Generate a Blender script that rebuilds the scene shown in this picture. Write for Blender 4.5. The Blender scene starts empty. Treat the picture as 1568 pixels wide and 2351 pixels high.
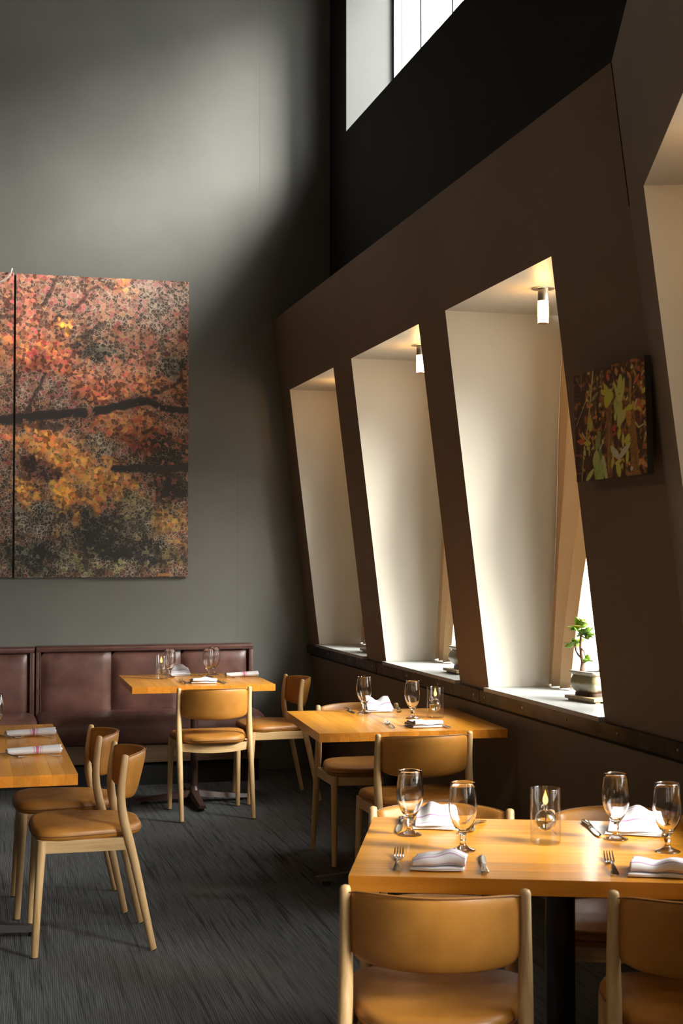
import bpy, bmesh, math, random
import numpy as np
from mathutils import Vector, Matrix

random.seed(7)
rng = np.random.default_rng(11)
sc = bpy.context.scene
COL = sc.collection
R = math.radians

# ------------------------------------------------------------------ camera
# World: X = along the back wall to the right, Y = along the window wall towards the back wall.
YAW, PITCH = R(14.74), R(1.71)
cam_d = bpy.data.cameras.new('camera')
cam = bpy.data.objects.new('camera', cam_d)
COL.objects.link(cam)
cam.location = (0, 0, 1.5)
cam.rotation_euler = (R(90) + PITCH, 0, -YAW)
cam_d.sensor_fit = 'VERTICAL'
cam_d.sensor_height = 36.0
cam_d.sensor_width = 24.0
cam_d.lens = 3265.0 / 2351.0 * 36.0
cam_d.clip_start = 0.05
cam_d.clip_end = 200
cam_d.dof.use_dof = True
cam_d.dof.focus_distance = 6.3
cam_d.dof.aperture_fstop = 9.0
sc.camera = cam

# ------------------------------------------------------------------ world, exposure
SKY = 11.0
world = bpy.data.worlds.new('overcast_sky')
sc.world = world
world.use_nodes = True
wn = world.node_tree
wn.nodes['Background'].inputs[0].default_value = (1.0, 0.985, 0.955, 1)
wn.nodes['Background'].inputs[1].default_value = SKY
sc.view_settings.view_transform = 'Standard'
sc.view_settings.look = 'None'
sc.view_settings.gamma = 1.0
sc.view_settings.use_curve_mapping = False
sc.view_settings.exposure = 0.08
sc.cycles.use_denoising = True
sc.cycles.max_bounces = 12
sc.cycles.diffuse_bounces = 5
sc.cycles.glossy_bounces = 5
sc.cycles.transmission_bounces = 12
sc.cycles.transparent_max_bounces = 16
sc.cycles.sample_clamp_indirect = 6.0
sc.cycles.blur_glossy = 0.6


def area_light(name, loc, direction, sx, sy, portal=True, power=0.0, color=(1, 1, 1)):
    d = bpy.data.lights.new(name, 'AREA')
    d.shape = 'RECTANGLE'
    d.size, d.size_y = sx, sy
    d.energy = power
    d.color = color
    d.cycles.is_portal = portal
    o = bpy.data.objects.new(name, d)
    COL.objects.link(o)
    o.location = loc
    o.rotation_euler = Vector(direction).to_track_quat('-Z', 'Y').to_euler()
    return o


def point_light(name, loc, power, color, radius=0.1, parent=None):
    d = bpy.data.lights.new(name, 'POINT')
    d.energy, d.color, d.shadow_soft_size = power, color, radius
    o = bpy.data.objects.new(name, d)
    COL.objects.link(o)
    o.location = loc
    o.parent = parent
    return o

# hazy sun: a wide soft source behind thin cloud, low over the window side
SUN_DIR = Vector((-0.70, 0.71, -0.56))
sd = bpy.data.lights.new('hazy_sun', 'SUN')
sd.energy, sd.angle, sd.color = 18.5, R(30), (1.0, 0.965, 0.89)
sun = bpy.data.objects.new('hazy_sun', sd)
COL.objects.link(sun)
sun.location = (8, -6, 6)
sun.rotation_euler = SUN_DIR.to_track_quat('-Z', 'Y').to_euler()

# ------------------------------------------------------------------ dimensions of the room
KL = 0.12                      # inward lean of the window wall per metre of height
D1 = 2.443                     # window wall: x = D1 - KL*z
ANG = R(20.6)                  # the near wall turns by this angle
N2 = (math.cos(ANG), -math.sin(ANG))
D3 = (math.sin(ANG), math.cos(ANG))
D2 = 0.7934                    # near wall: N2.(x,y) = D2 - KL*z
VB = 9.78                      # back wall
ZTOP = 3.143
SILL, HEAD = 0.886, 2.627
XU = 2.487                     # upper wall plane
ZC = 6.0
GL0 = lambda z: 2.672 + 0.046 * z      # glazing plane of the far windows (leans out)
WIN1 = [(8.28, 9.48), (6.605, 7.87), (4.97, 6.205)]
WIN2 = [(3.15, 4.388), (1.5, 2.75), (-0.15, 1.1), (-1.8, -0.55)]
CLERE = [(6.75, 9.324, 4.395, 5.72)]
XG = 2.84                      # clerestory glazing

# daylight enters through these openings (sky portals)
for i, (a, b) in enumerate(WIN1):
    area_light('daylight_portal', (2.78, (a + b) / 2, (SILL + HEAD) / 2), (-1, 0, 0), b - a, HEAD - SILL)
for i, (a, b) in enumerate(WIN2):
    m = (a + b) / 2
    dd = D2 - KL * 1.75 + 0.62
    area_light('daylight_portal', (N2[0] * dd + D3[0] * m, N2[1] * dd + D3[1] * m, (SILL + HEAD) / 2),
               (-N2[0], -N2[1], 0), b - a, HEAD - SILL)
for a, b, z0, z1 in CLERE:
    area_light('daylight_portal', (XG + 0.06, (a + b) / 2, (z0 + z1) / 2), (-1, 0, 0), b - a, z1 - z0)

# warm fill added to lift the room, out of frame to the left and behind
for loc, pw in (((-3.2, 2.6, 3.6), 58), ((-2.0, -1.6, 3.4), 50)):
    point_light('warm_fill', loc, pw, (1.0, 0.72, 0.42), 0.25)

# ------------------------------------------------------------------ materials
MATS = {}


def mat(name, color=(0.5, 0.5, 0.5), rough=0.5, metal=0.0, spec=0.5, **kw):
    m = bpy.data.materials.new(name)
    m.use_nodes = True
    b = m.node_tree.nodes['Principled BSDF']
    b.inputs['Base Color'].default_value = (*color, 1)
    b.inputs['Roughness'].default_value = rough
    b.inputs['Metallic'].default_value = metal
    b.inputs['Specular IOR Level'].default_value = spec
    for k, v in kw.items():
        b.inputs[k].default_value = v
    MATS[name] = m
    return m


class NT:
    """small helper to write node trees"""
    def __init__(s, m):
        s.t = m.node_tree
        s.b = s.t.nodes.get('Principled BSDF')
        s.out = s.t.nodes.get('Material Output')

    def n(s, typ, **kw):
        x = s.t.nodes.new(typ)
        for k, v in kw.items():
            if k.startswith('i_'):
                x.inputs[k[2:].replace('_', ' ')].default_value = v
            else:
                setattr(x, k, v)
        return x

    def l(s, a, b):
        s.t.links.new(a, b)

    def coord(s, kind='Object', scale=(1, 1, 1), rot=(0, 0, 0)):
        c = s.n('ShaderNodeTexCoord')
        mp = s.n('ShaderNodeMapping')
        mp.inputs['Scale'].default_value = scale
        mp.inputs['Rotation'].default_value = rot
        s.l(c.outputs[kind], mp.inputs['Vector'])
        return mp.outputs['Vector']

    def noise(s, vec, scale, detail=4, rough=0.55, dist=0.0):
        x = s.n('ShaderNodeTexNoise')
        x.inputs['Scale'].default_value = scale
        x.inputs['Detail'].default_value = detail
        x.inputs['Roughness'].default_value = rough
        x.inputs['Distortion'].default_value = dist
        s.l(vec, x.inputs['Vector'])
        return x.outputs['Fac']

    def ramp(s, fac, stops):
        x = s.n('ShaderNodeValToRGB')
        e = x.color_ramp.elements
        while len(e) < len(stops):
            e.new(0.5)
        for k, (p, c) in enumerate(stops):
            e[k].position = p
            e[k].color = (*c, 1) if len(c) == 3 else c
        s.l(fac, x.inputs['Fac'])
        return x.outputs['Color']

    def mix(s, fac, a, b, mode='MIX'):
        x = s.n('ShaderNodeMix', data_type='RGBA', blend_type=mode)
        for sock, v in ((x.inputs[0], fac), (x.inputs[6], a), (x.inputs[7], b)):
            if hasattr(v, 'is_linked') or isinstance(v, bpy.types.NodeSocket):
                s.l(v, sock)
            elif isinstance(v, (int, float)):
                sock.default_value = v
            else:
                sock.default_value = (*v, 1)
        return x.outputs[2]

    def math(s, op, a, b=None, clamp=False):
        x = s.n('ShaderNodeMath', operation=op, use_clamp=clamp)
        for k, v in enumerate((a, b)):
            if v is None:
                continue
            if isinstance(v, (int, float)):
                x.inputs[k].default_value = v
            else:
                s.l(v, x.inputs[k])
        return x.outputs[0]

    def bump(s, h, strength=0.2, dist=0.01):
        x = s.n('ShaderNodeBump')
        x.inputs['Strength'].default_value = strength
        x.inputs['Distance'].default_value = dist
        s.l(h, x.inputs['Height'])
        s.l(x.outputs['Normal'], s.b.inputs['Normal'])


def wall_paint(name, color, rough=0.6, var=0.12):
    m = mat(name, color, rough, spec=0.35)
    t = NT(m)
    v = t.coord('Object')
    f = t.noise(v, 1.3, 5)
    c2 = tuple(min(1, x * (1 + var)) for x in color)
    c1 = tuple(x * (1 - var) for x in color)
    t.l(t.ramp(f, [(0.3, c1), (0.7, c2)]), t.b.inputs['Base Color'])
    t.bump(t.noise(v, 160, 3), 0.12, 0.002)
    return m


wall_paint('charcoal_paint', (0.140, 0.140, 0.127), 0.5)
wall_paint('umber_paint', (0.205, 0.143, 0.096), 0.55)
wall_paint('black_paint', (0.014, 0.012, 0.010), 0.75)
wall_paint('cream_paint', (0.46, 0.425, 0.355), 0.45, 0.03)
wall_paint('white_paint', (0.066, 0.067, 0.066), 0.55, 0.03)
wall_paint('joint_paint', (0.085, 0.085, 0.078), 0.6)
wall_paint('ceiling_paint', (0.05, 0.05, 0.048), 0.7)
wall_paint('outside_paving', (0.42, 0.41, 0.39), 0.8)
wall_paint('outside_roof', (0.10, 0.10, 0.10), 0.8)
m = wall_paint('sill_stone', (0.34, 0.35, 0.335), 0.35, 0.10)

m = mat('steel_rail', (0.035, 0.047, 0.042), 0.34, 0.55)
t = NT(m); v = t.coord('Object', (1, 1, 1))
t.l(t.ramp(t.noise(v, 9, 6), [(0.35, (0.012, 0.010, 0.009)), (0.7, (0.045, 0.036, 0.03))]), t.b.inputs['Base Color'])
t.l(t.ramp(t.noise(v, 14, 4), [(0.3, (0.25,) * 3), (0.75, (0.5,) * 3)]), t.b.inputs['Roughness'])
mat('bolt_steel', (0.45, 0.43, 0.40), 0.3, 1.0)
mat('window_frame', (0.16, 0.16, 0.17), 0.4, 0.3)
mat('brushed_nickel', (0.62, 0.56, 0.48), 0.32, 1.0)
mat('silver', (0.66, 0.64, 0.62), 0.16, 1.0)
mat('black_iron', (0.012, 0.012, 0.012), 0.35)
mat('brown_iron', (0.06, 0.028, 0.022), 0.38)
mat('brass', (0.42, 0.22, 0.10), 0.35, 0.9)
mat('soil', (0.022, 0.017, 0.014), 0.95)
mat('toe_black', (0.008, 0.008, 0.008), 0.8)
mat('rubber', (0.02, 0.02, 0.02), 0.8)

# carpet: dark grey loop pile with woven streaks running along Y
m = mat('carpet', (0.05, 0.055, 0.058), 0.95, spec=0.12)
t = NT(m)
v = t.coord('Object', (1, 1, 1))
va = t.coord('Object', (160, 3.0, 1))
vb2 = t.coord('Object', (55, 1.1, 1))
vc = t.coord('Object', (1, 1, 1), (0, 0, R(3)))
f1 = t.noise(va, 1.0, 3, 0.7)
f2 = t.noise(vb2, 1.0, 4, 0.6)
f3 = t.noise(v, 1.1, 4)
c = t.ramp(f1, [(0.32, (0.044, 0.050, 0.055)), (0.68, (0.145, 0.155, 0.162))])
c = t.mix(t.ramp(f2, [(0.55, (0,) * 3), (0.64, (0.9,) * 3)]), c, (0.022, 0.024, 0.026))
c = t.mix(t.ramp(f3, [(0.35, (0,) * 3), (0.7, (0.6,) * 3)]), c, (0.085, 0.078, 0.068))
t.l(c, t.b.inputs['Base Color'])
w = t.n('ShaderNodeTexWave', wave_type='BANDS', bands_direction='X')
w.inputs['Scale'].default_value = 42
w.inputs['Distortion'].default_value = 1.2
w.inputs['Detail'].default_value = 2
t.l(vc, w.inputs['Vector'])
h = t.math('ADD', t.math('MULTIPLY', w.outputs['Fac'], 0.5), t.math('ADD', f1, t.noise(v, 420, 2)))
t.bump(h, 0.38, 0.005)


def leather(name, base, dark, rough=0.42, scale=5.0):
    m = mat(name, base, rough, spec=0.5)
    t = NT(m)
    oi = t.n('ShaderNodeObjectInfo')
    v = t.coord('Object')
    ad = t.n('ShaderNodeVectorMath', operation='ADD')
    t.l(v, ad.inputs[0]); t.l(oi.outputs['Random'], ad.inputs[1])
    v = ad.outputs[0]
    c = t.ramp(t.noise(v, scale, 6, 0.6), [(0.30, dark), (0.62, base), (0.85, tuple(min(1, x * 1.18) for x in base))])
    t.l(c, t.b.inputs['Base Color'])
    t.l(t.ramp(t.noise(v, scale * 3, 4), [(0.3, (rough - 0.08,) * 3), (0.7, (rough + 0.1,) * 3)]), t.b.inputs['Roughness'])
    h = t.math('ADD', t.math('MULTIPLY', t.noise(v, 340, 3), 0.25), t.noise(v, scale * 2.2, 5))
    t.bump(h, 0.16, 0.004)
    return m


leather('tan_leather', (0.48, 0.208, 0.036), (0.33, 0.128, 0.019))
leather('tan_leather_seam', (0.24, 0.10, 0.03), (0.16, 0.06, 0.018), 0.5)
leather('oxblood_leather', (0.150, 0.066, 0.051), (0.082, 0.036, 0.028), 0.36, 7)
leather('oxblood_piping', (0.10, 0.045, 0.036), (0.06, 0.028, 0.022), 0.34, 9)


def wood(name, c_dark, c_mid, c_light, rough=0.35, axis=1, fine=60, objvar=0.16, coat=0.0):
    m = mat(name, c_mid, rough, spec=0.5)
    t = NT(m)
    oi = t.n('ShaderNodeObjectInfo')
    s = [fine, fine, fine]
    s[axis] = fine * 0.05
    v = t.coord('Object', tuple(s))
    ad = t.n('ShaderNodeVectorMath', operation='ADD')
    sc1 = t.math('MULTIPLY', oi.outputs['Random'], 37.0)
    t.l(v, ad.inputs[0]); t.l(sc1, ad.inputs[1])
    f = t.noise(ad.outputs[0], 1.0, 5, 0.62, 0.4)
    c = t.ramp(f, [(0.28, c_dark), (0.5, c_mid), (0.74, c_light)])
    br = t.math('ADD', t.math('MULTIPLY', oi.outputs['Random'], objvar * 2), 1 - objvar)
    hs = t.n('ShaderNodeHueSaturation')
    t.l(c, hs.inputs['Color']); t.l(br, hs.inputs['Value'])
    t.l(hs.outputs['Color'], t.b.inputs['Base Color'])
    if coat:
        t.b.inputs['Coat Weight'].default_value = coat
        t.b.inputs['Coat Roughness'].default_value = 0.12
    t.bump(f, 0.05, 0.001)
    return m


wood('maple_top', (0.52, 0.185, 0.012), (0.66, 0.268, 0.020), (0.76, 0.345, 0.036), 0.32, 1, 26, 0.15, 0.2)
wood('maple_edge', (0.44, 0.135, 0.010), (0.55, 0.195, 0.016), (0.66, 0.26, 0.026), 0.30, 1, 26, 0.20, 0.3)  # darker side faces: end grain, plus edge shading put into the colour
wood('ash_frame', (0.45, 0.27, 0.115), (0.60, 0.39, 0.185), (0.68, 0.47, 0.24), 0.42, 2, 70, 0.06)
wood('ash_side', (0.45, 0.27, 0.115), (0.60, 0.39, 0.185), (0.68, 0.47, 0.24), 0.42, 1, 70, 0.06)
wood('ash_rail', (0.45, 0.27, 0.115), (0.60, 0.39, 0.185), (0.68, 0.47, 0.24), 0.42, 0, 70, 0.06)
wood('oak_base', (0.055, 0.028, 0.014), (0.115, 0.062, 0.030), (0.18, 0.10, 0.05), 0.5, 0, 30, 0.05)
wood('tray_wood', (0.20, 0.13, 0.07), (0.33, 0.23, 0.13), (0.45, 0.33, 0.2), 0.5, 0, 60, 0.1)

# clear glass
m = mat('clear_glass', (1, 1, 1), 0.0, spec=0.5, **{'Transmission Weight': 1.0, 'IOR': 1.47})
m = mat('lamp_oil', (0.98, 0.97, 0.94), 0.0, spec=0.5, **{'Transmission Weight': 1.0, 'IOR': 1.40})
m = bpy.data.materials.new('window_glass')
m.use_nodes = True
MATS['window_glass'] = m
t = NT(m)
t.t.nodes.remove(t.b)
tr = t.n('ShaderNodeBsdfTransparent'); tr.inputs[0].default_value = (0.97, 0.98, 0.98, 1)
gl = t.n('ShaderNodeBsdfGlossy'); gl.inputs['Roughness'].default_value = 0.02
mx = t.n('ShaderNodeMixShader')
mx.inputs[0].default_value = 0.05; t.l(tr.outputs[0], mx.inputs[1]); t.l(gl.outputs[0], mx.inputs[2])
t.l(mx.outputs[0], t.out.inputs['Surface'])


# thin blown glass: clear face-on, reflective at the rim of its outline
m = bpy.data.materials.new('thin_glass')
m.use_nodes = True
MATS['thin_glass'] = m
t = NT(m)
t.t.nodes.remove(t.b)
tr = t.n('ShaderNodeBsdfTransparent'); tr.inputs[0].default_value = (0.985, 0.985, 0.98, 1)
gl = t.n('ShaderNodeBsdfGlossy'); gl.inputs['Roughness'].default_value = 0.03
lw = t.n('ShaderNodeLayerWeight'); lw.inputs['Blend'].default_value = 0.5
fc = t.math('ADD', t.math('MULTIPLY', t.math('POWER', lw.outputs['Facing'], 4.0), 0.75), 0.035)
mx = t.n('ShaderNodeMixShader')
t.l(fc, mx.inputs[0]); t.l(tr.outputs[0], mx.inputs[1]); t.l(gl.outputs[0], mx.inputs[2])
t.l(mx.outputs[0], t.out.inputs['Surface'])


def emit(name, color, strength):
    m = bpy.data.materials.new(name)
    m.use_nodes = True
    t = NT(m)
    t.t.nodes.remove(t.b)
    e = t.n('ShaderNodeEmission')
    e.inputs[0].default_value = (*color, 1)
    e.inputs[1].default_value = strength
    t.l(e.outputs[0], t.out.inputs['Surface'])
    MATS[name] = m
    return m


emit('lamp_tube', (1.0, 0.52, 0.14), 50.0)
# flame: orange at the root and the tip edge, yellow heart
m = emit('flame', (1.0, 0.5, 0.12), 2.6)
t = NT(m)
e = [n for n in t.t.nodes if n.type == 'EMISSION'][0]
cc = t.n('ShaderNodeTexCoord'); sp = t.n('ShaderNodeSeparateXYZ')
t.l(cc.outputs['Generated'], sp.inputs[0])
t.l(t.ramp(sp.outputs['Z'], [(0.0, (1.0, 0.55, 0.18)), (0.45, (1.0, 0.62, 0.2)), (1.0, (1.0, 0.30, 0.04))]), e.inputs[0])

# curtain cloth lets daylight through
m = bpy.data.materials.new('curtain_cloth')
m.use_nodes = True
MATS['curtain_cloth'] = m
t = NT(m)
t.t.nodes.remove(t.b)
df = t.n('ShaderNodeBsdfDiffuse'); tl = t.n('ShaderNodeBsdfTranslucent')
v = t.coord('Object', (1, 1, 1))
c = t.ramp(t.noise(v, 300, 2), [(0.3, (0.50, 0.36, 0.22)), (0.7, (0.60, 0.45, 0.29))])
t.l(c, df.inputs[0]); t.l(c, tl.inputs[0])
mx = t.n('ShaderNodeMixShader'); mx.inputs[0].default_value = 0.22
t.l(df.outputs[0], mx.inputs[1]); t.l(tl.outputs[0], mx.inputs[2])
t.l(mx.outputs[0], t.out.inputs['Surface'])


def cloth(name, stripes, colour, axis):
    """white napkin linen with woven stripes; stripes = [(position, half width, strength)] on a UV axis"""
    m = mat(name, (0.66, 0.65, 0.665), 0.85, spec=0.2)
    t = NT(m)
    uv = t.n('ShaderNodeTexCoord'); sp = t.n('ShaderNodeSeparateXYZ')
    t.l(uv.outputs['UV'], sp.inputs[0])
    x = sp.outputs[axis]
    c = None
    prev = (0.66, 0.65, 0.665)
    for p, hw, st in stripes:
        d = t.math('ABSOLUTE', t.math('SUBTRACT', x, p))
        f = t.math('MULTIPLY', t.math('LESS_THAN', d, hw), st)
        prev = t.mix(f, prev, colour)
    t.l(prev, t.b.inputs['Base Color'])
    t.bump(t.noise(t.coord('Object'), 500, 2), 0.15, 0.002)
    return m


cloth('linen_fold', [(0.30, 0.006, 0.8), (0.56, 0.006, 0.8), (0.66, 0.006, 0.8), (0.69, 0.003, 0.6), (0.80, 0.007, 0.85), (0.825, 0.003, 0.6), (0.92, 0.006, 0.8)], (0.33, 0.10, 0.30), 'X')
cloth('linen_roll', [(0.56, 0.035, 0.85), (0.495, 0.010, 0.6), (0.47, 0.006, 0.45), (0.625, 0.010, 0.6), (0.655, 0.006, 0.45)], (0.50, 0.06, 0.20), 'Y')

# glazed stoneware pot
m = mat('pot_glaze', (0.45, 0.44, 0.36), 0.28)
t = NT(m)
v = t.coord('Object'); sp = t.n('ShaderNodeSeparateXYZ'); t.l(v, sp.inputs[0])
hz = t.math('ADD', sp.outputs['Z'], t.math('MULTIPLY', t.math('SUBTRACT', t.noise(v, 45, 4), 0.5), 0.03))
c = t.ramp(t.math('MULTIPLY', hz, 8.0), [(0.0, (0.05, 0.03, 0.02)), (0.17, (0.10, 0.06, 0.035)), (0.22, (0.36, 0.37, 0.30)),
                                         (0.40, (0.36, 0.36, 0.28)), (0.45, (0.24, 0.19, 0.09)), (0.68, (0.26, 0.21, 0.11)),
                                         (0.74, (0.42, 0.39, 0.31)), (1.0, (0.46, 0.41, 0.33))])
t.l(c, t.b.inputs['Base Color'])
mat('pot_unglazed', (0.10, 0.06, 0.04), 0.8)


def leafmat(name, c1, c2):
    m = mat(name, c1, 0.32)
    t = NT(m)
    oi = t.n('ShaderNodeObjectInfo')
    t.l(t.ramp(oi.outputs['Random'], [(0.0, c1), (0.75, c2), (1.0, (0.45, 0.36, 0.04))]), t.b.inputs['Base Color'])
    t.b.inputs['Subsurface Weight'].default_value = 0.0
    df = t.n('ShaderNodeBsdfTranslucent')
    df.inputs[0].default_value = (0.42, 0.60, 0.06, 1)
    mx = t.n('ShaderNodeMixShader'); mx.inputs[0].default_value = 0.35
    t.l(t.b.outputs[0], mx.inputs[1]); t.l(df.outputs[0], mx.inputs[2])
    t.l(mx.outputs[0], t.out.inputs['Surface'])


leafmat('jade_leaf', (0.10, 0.22, 0.03), (0.24, 0.36, 0.06))
mat('jade_stem', (0.20, 0.10, 0.065), 0.7)

# ------------------------------------------------------------------ mesh helpers
class MB:
    """collects vertices and faces for ONE mesh"""
    def __init__(s):
        s.v, s.f, s.m, s.uv = [], [], [], {}

    def add(s, verts, faces, mi=0):
        o = len(s.v)
        s.v += [tuple(map(float, p)) for p in verts]
        s.f += [tuple(i + o for i in f) for f in faces]
        s.m += [mi] * len(faces)
        return o

    def quad(s, a, b, c, d, mi=0):
        s.add([a, b, c, d], [(0, 1, 2, 3)], mi)

    def box(s, lo, hi, mi=0):
        x0, y0, z0 = lo
        x1, y1, z1 = hi
        v = [(x0, y0, z0), (x1, y0, z0), (x1, y1, z0), (x0, y1, z0), (x0, y0, z1), (x1, y0, z1), (x1, y1, z1), (x0, y1, z1)]
        s.add(v, [(0, 3, 2, 1), (4, 5, 6, 7), (0, 1, 5, 4), (1, 2, 6, 5), (2, 3, 7, 6), (3, 0, 4, 7)], mi)

    def grid(s, P, closed_u=False, closed_v=False, mi=0, cap=False):
        """P: array (nu, nv, 3)"""
        P = np.asarray(P, float)
        nu, nv = P.shape[:2]
        fs = []
        for i in range(nu if closed_u else nu - 1):
            for j in range(nv if closed_v else nv - 1):
                i2, j2 = (i + 1) % nu, (j + 1) % nv
                fs.append((i * nv + j, i2 * nv + j, i2 * nv + j2, i * nv + j2))
        if cap and closed_v:
            fs.append(tuple(range(nv))[::-1])
            fs.append(tuple((nu - 1) * nv + j for j in range(nv)))
        s.add(P.reshape(-1, 3), fs, mi)

    def tube(s, pts, radii, n=12, mi=0, cap=True, dome=False):
        pts = [Vector(p) for p in pts]
        if not hasattr(radii, '__len__'):
            radii = [radii] * len(pts)
        rings = []
        up = None
        for i, p in enumerate(pts):
            d = (pts[min(i + 1, len(pts) - 1)] - pts[max(i - 1, 0)]).normalized()
            if up is None:
                up = Vector((1, 0, 0)) if abs(d.x) < 0.8 else Vector((0, 1, 0))
            a = (up - d * up.dot(d)).normalized()
            b = d.cross(a)
            up = a
            rings.append([p + (a * math.cos(2 * math.pi * k / n) + b * math.sin(2 * math.pi * k / n)) * radii[i] for k in range(n)])
        s.grid([[tuple(q) for q in r] for r in rings], closed_v=True, mi=mi, cap=cap)

    def lathe(s, prof, n=28, mi=0, c=(0, 0, 0)):
        """prof: list of (r, z); closed if r reaches 0 at both ends"""
        P = []
        for r, z in prof:
            P.append([(c[0] + r * math.cos(2 * math.pi * k / n), c[1] + r * math.sin(2 * math.pi * k / n), c[2] + z) for k in range(n)])
        s.grid(P, closed_v=True, mi=mi)

    def mesh(s, name, mats, smooth=True, angle=35, bevel=0, weld=False, recalc=True):
        me = bpy.data.meshes.new(name)
        me.from_pydata(s.v, [], s.f)
        for k in (mats if isinstance(mats, (list, tuple)) else [mats]):
            me.materials.append(MATS[k])
        me.polygons.foreach_set('material_index', s.m)
        if bevel or weld or recalc:
            bm = bmesh.new()
            bm.from_mesh(me)
            if weld:
                bmesh.ops.remove_doubles(bm, verts=bm.verts, dist=1e-5)
            if recalc:
                bmesh.ops.recalc_face_normals(bm, faces=bm.faces)
            if bevel:
                es = [e for e in bm.edges if len(e.link_faces) == 2 and e.calc_face_angle(0) > 0.5]
                bmesh.ops.bevel(bm, geom=es, offset=bevel, segments=2, profile=0.6, affect='EDGES')
            bm.to_mesh(me)
            bm.free()
        if smooth:
            me.polygons.foreach_set('use_smooth', [True] * len(me.polygons))
            me.set_sharp_from_angle(angle=R(angle))
        me.update()
        return me

    def build(s, name, mats, parent=None, **kw):
        return link(name, s.mesh(name, mats, **kw), parent)


def link(name, me, parent=None):
    o = bpy.data.objects.new(name, me)
    COL.objects.link(o)
    o.parent = parent
    return o


def tag(o, label=None, cat=None, group=None, kind=None):
    for k, v in (('label', label), ('category', cat), ('group', group), ('kind', kind)):
        if v:
            o[k] = v
    return o


def thing(name, label, cat, loc=(0, 0, 0), rz=0.0, group=None):
    o = bpy.data.objects.new(name, None)
    COL.objects.link(o)
    o.empty_display_size = 0.05
    o.location = loc
    o.rotation_euler = (0, 0, rz)
    return tag(o, label, cat, group)


def copy_tree(o, parent=None):
    c = o.copy()
    COL.objects.link(c)
    c.parent = parent
    for ch in list(o.children):
        copy_tree(ch, c)
    return c


def place(proto, used, loc, rz, label, group=None):
    """first call moves the prototype itself, later calls copy it with its parts"""
    o = proto if not used else copy_tree(proto)
    used.append(1)
    o.location = loc
    o.rotation_euler = (0, 0, rz)
    o['label'] = label
    if group:
        o['group'] = group
    return o


def struct(name, mb, mats, parent=None, label=None, **kw):
    o = mb.build(name, mats, parent, **kw)
    if parent is None:
        o['kind'] = 'structure'
    if label:
        o['label'] = label
    return o

# ------------------------------------------------------------------ the setting
XL, YR = -6.5, -4.2
b = MB(); b.box((XL, YR, -0.12), (3.2, VB + 0.1, 0.0))
struct('floor', b, 'carpet', label='dark grey carpet with fine woven streaks', smooth=False)
b = MB(); b.box((XL, YR, ZC), (3.2, VB + 0.1, ZC + 0.15))
struct('ceiling', b, 'ceiling_paint', label='dark ceiling high above the dining room', smooth=False)
b = MB(); b.box((XL, VB, 0), (3.3, VB + 0.2, ZC))
wall_back = struct('wall_back', b, 'charcoal_paint', label='tall charcoal wall behind the banquette', smooth=False)
# faint board joints in the back wall, read as shallow grooves
for x0, z0, z1 in ((1.825, 0.93, 2.10), (1.975, 3.55, 5.6)):
    b = MB(); b.box((x0 - 0.0007, VB - 0.0006, z0), (x0 + 0.0007, VB + 0.01, z1))
    struct('panel_joint', b, 'joint_paint', wall_back, smooth=False)
b = MB(); b.box((1.83, VB - 0.0006, 3.078), (2.075, VB + 0.01, 3.0794))
struct('panel_joint', b, 'joint_paint', wall_back, smooth=False)
b = MB(); b.box((XL - 0.2, YR, 0), (XL, VB, ZC))
struct('wall_left', b, 'charcoal_paint', label='charcoal wall far to the left', smooth=False)
b = MB(); b.box((XL, YR - 0.2, 0), (3.2, YR, ZC))
struct('wall_rear', b, 'charcoal_paint', label='charcoal wall behind the viewer', smooth=False)

# leaning window walls: local x = outward, y = along the wall, z = up
M1 = Matrix.Identity(4)
M2 = Matrix(((N2[0], D3[0], 0, 0), (N2[1], D3[1], 0, 0), (0, 0, 1, 0), (0, 0, 0, 1)))


def fold_y(z, which):
    """local y of the fold line between the two walls at height z"""
    x = D1 - KL * z
    y = (N2[0] * x - D2 + KL * z) / (-N2[1])
    return y if which == 1 else D3[0] * x + D3[1] * y


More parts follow.
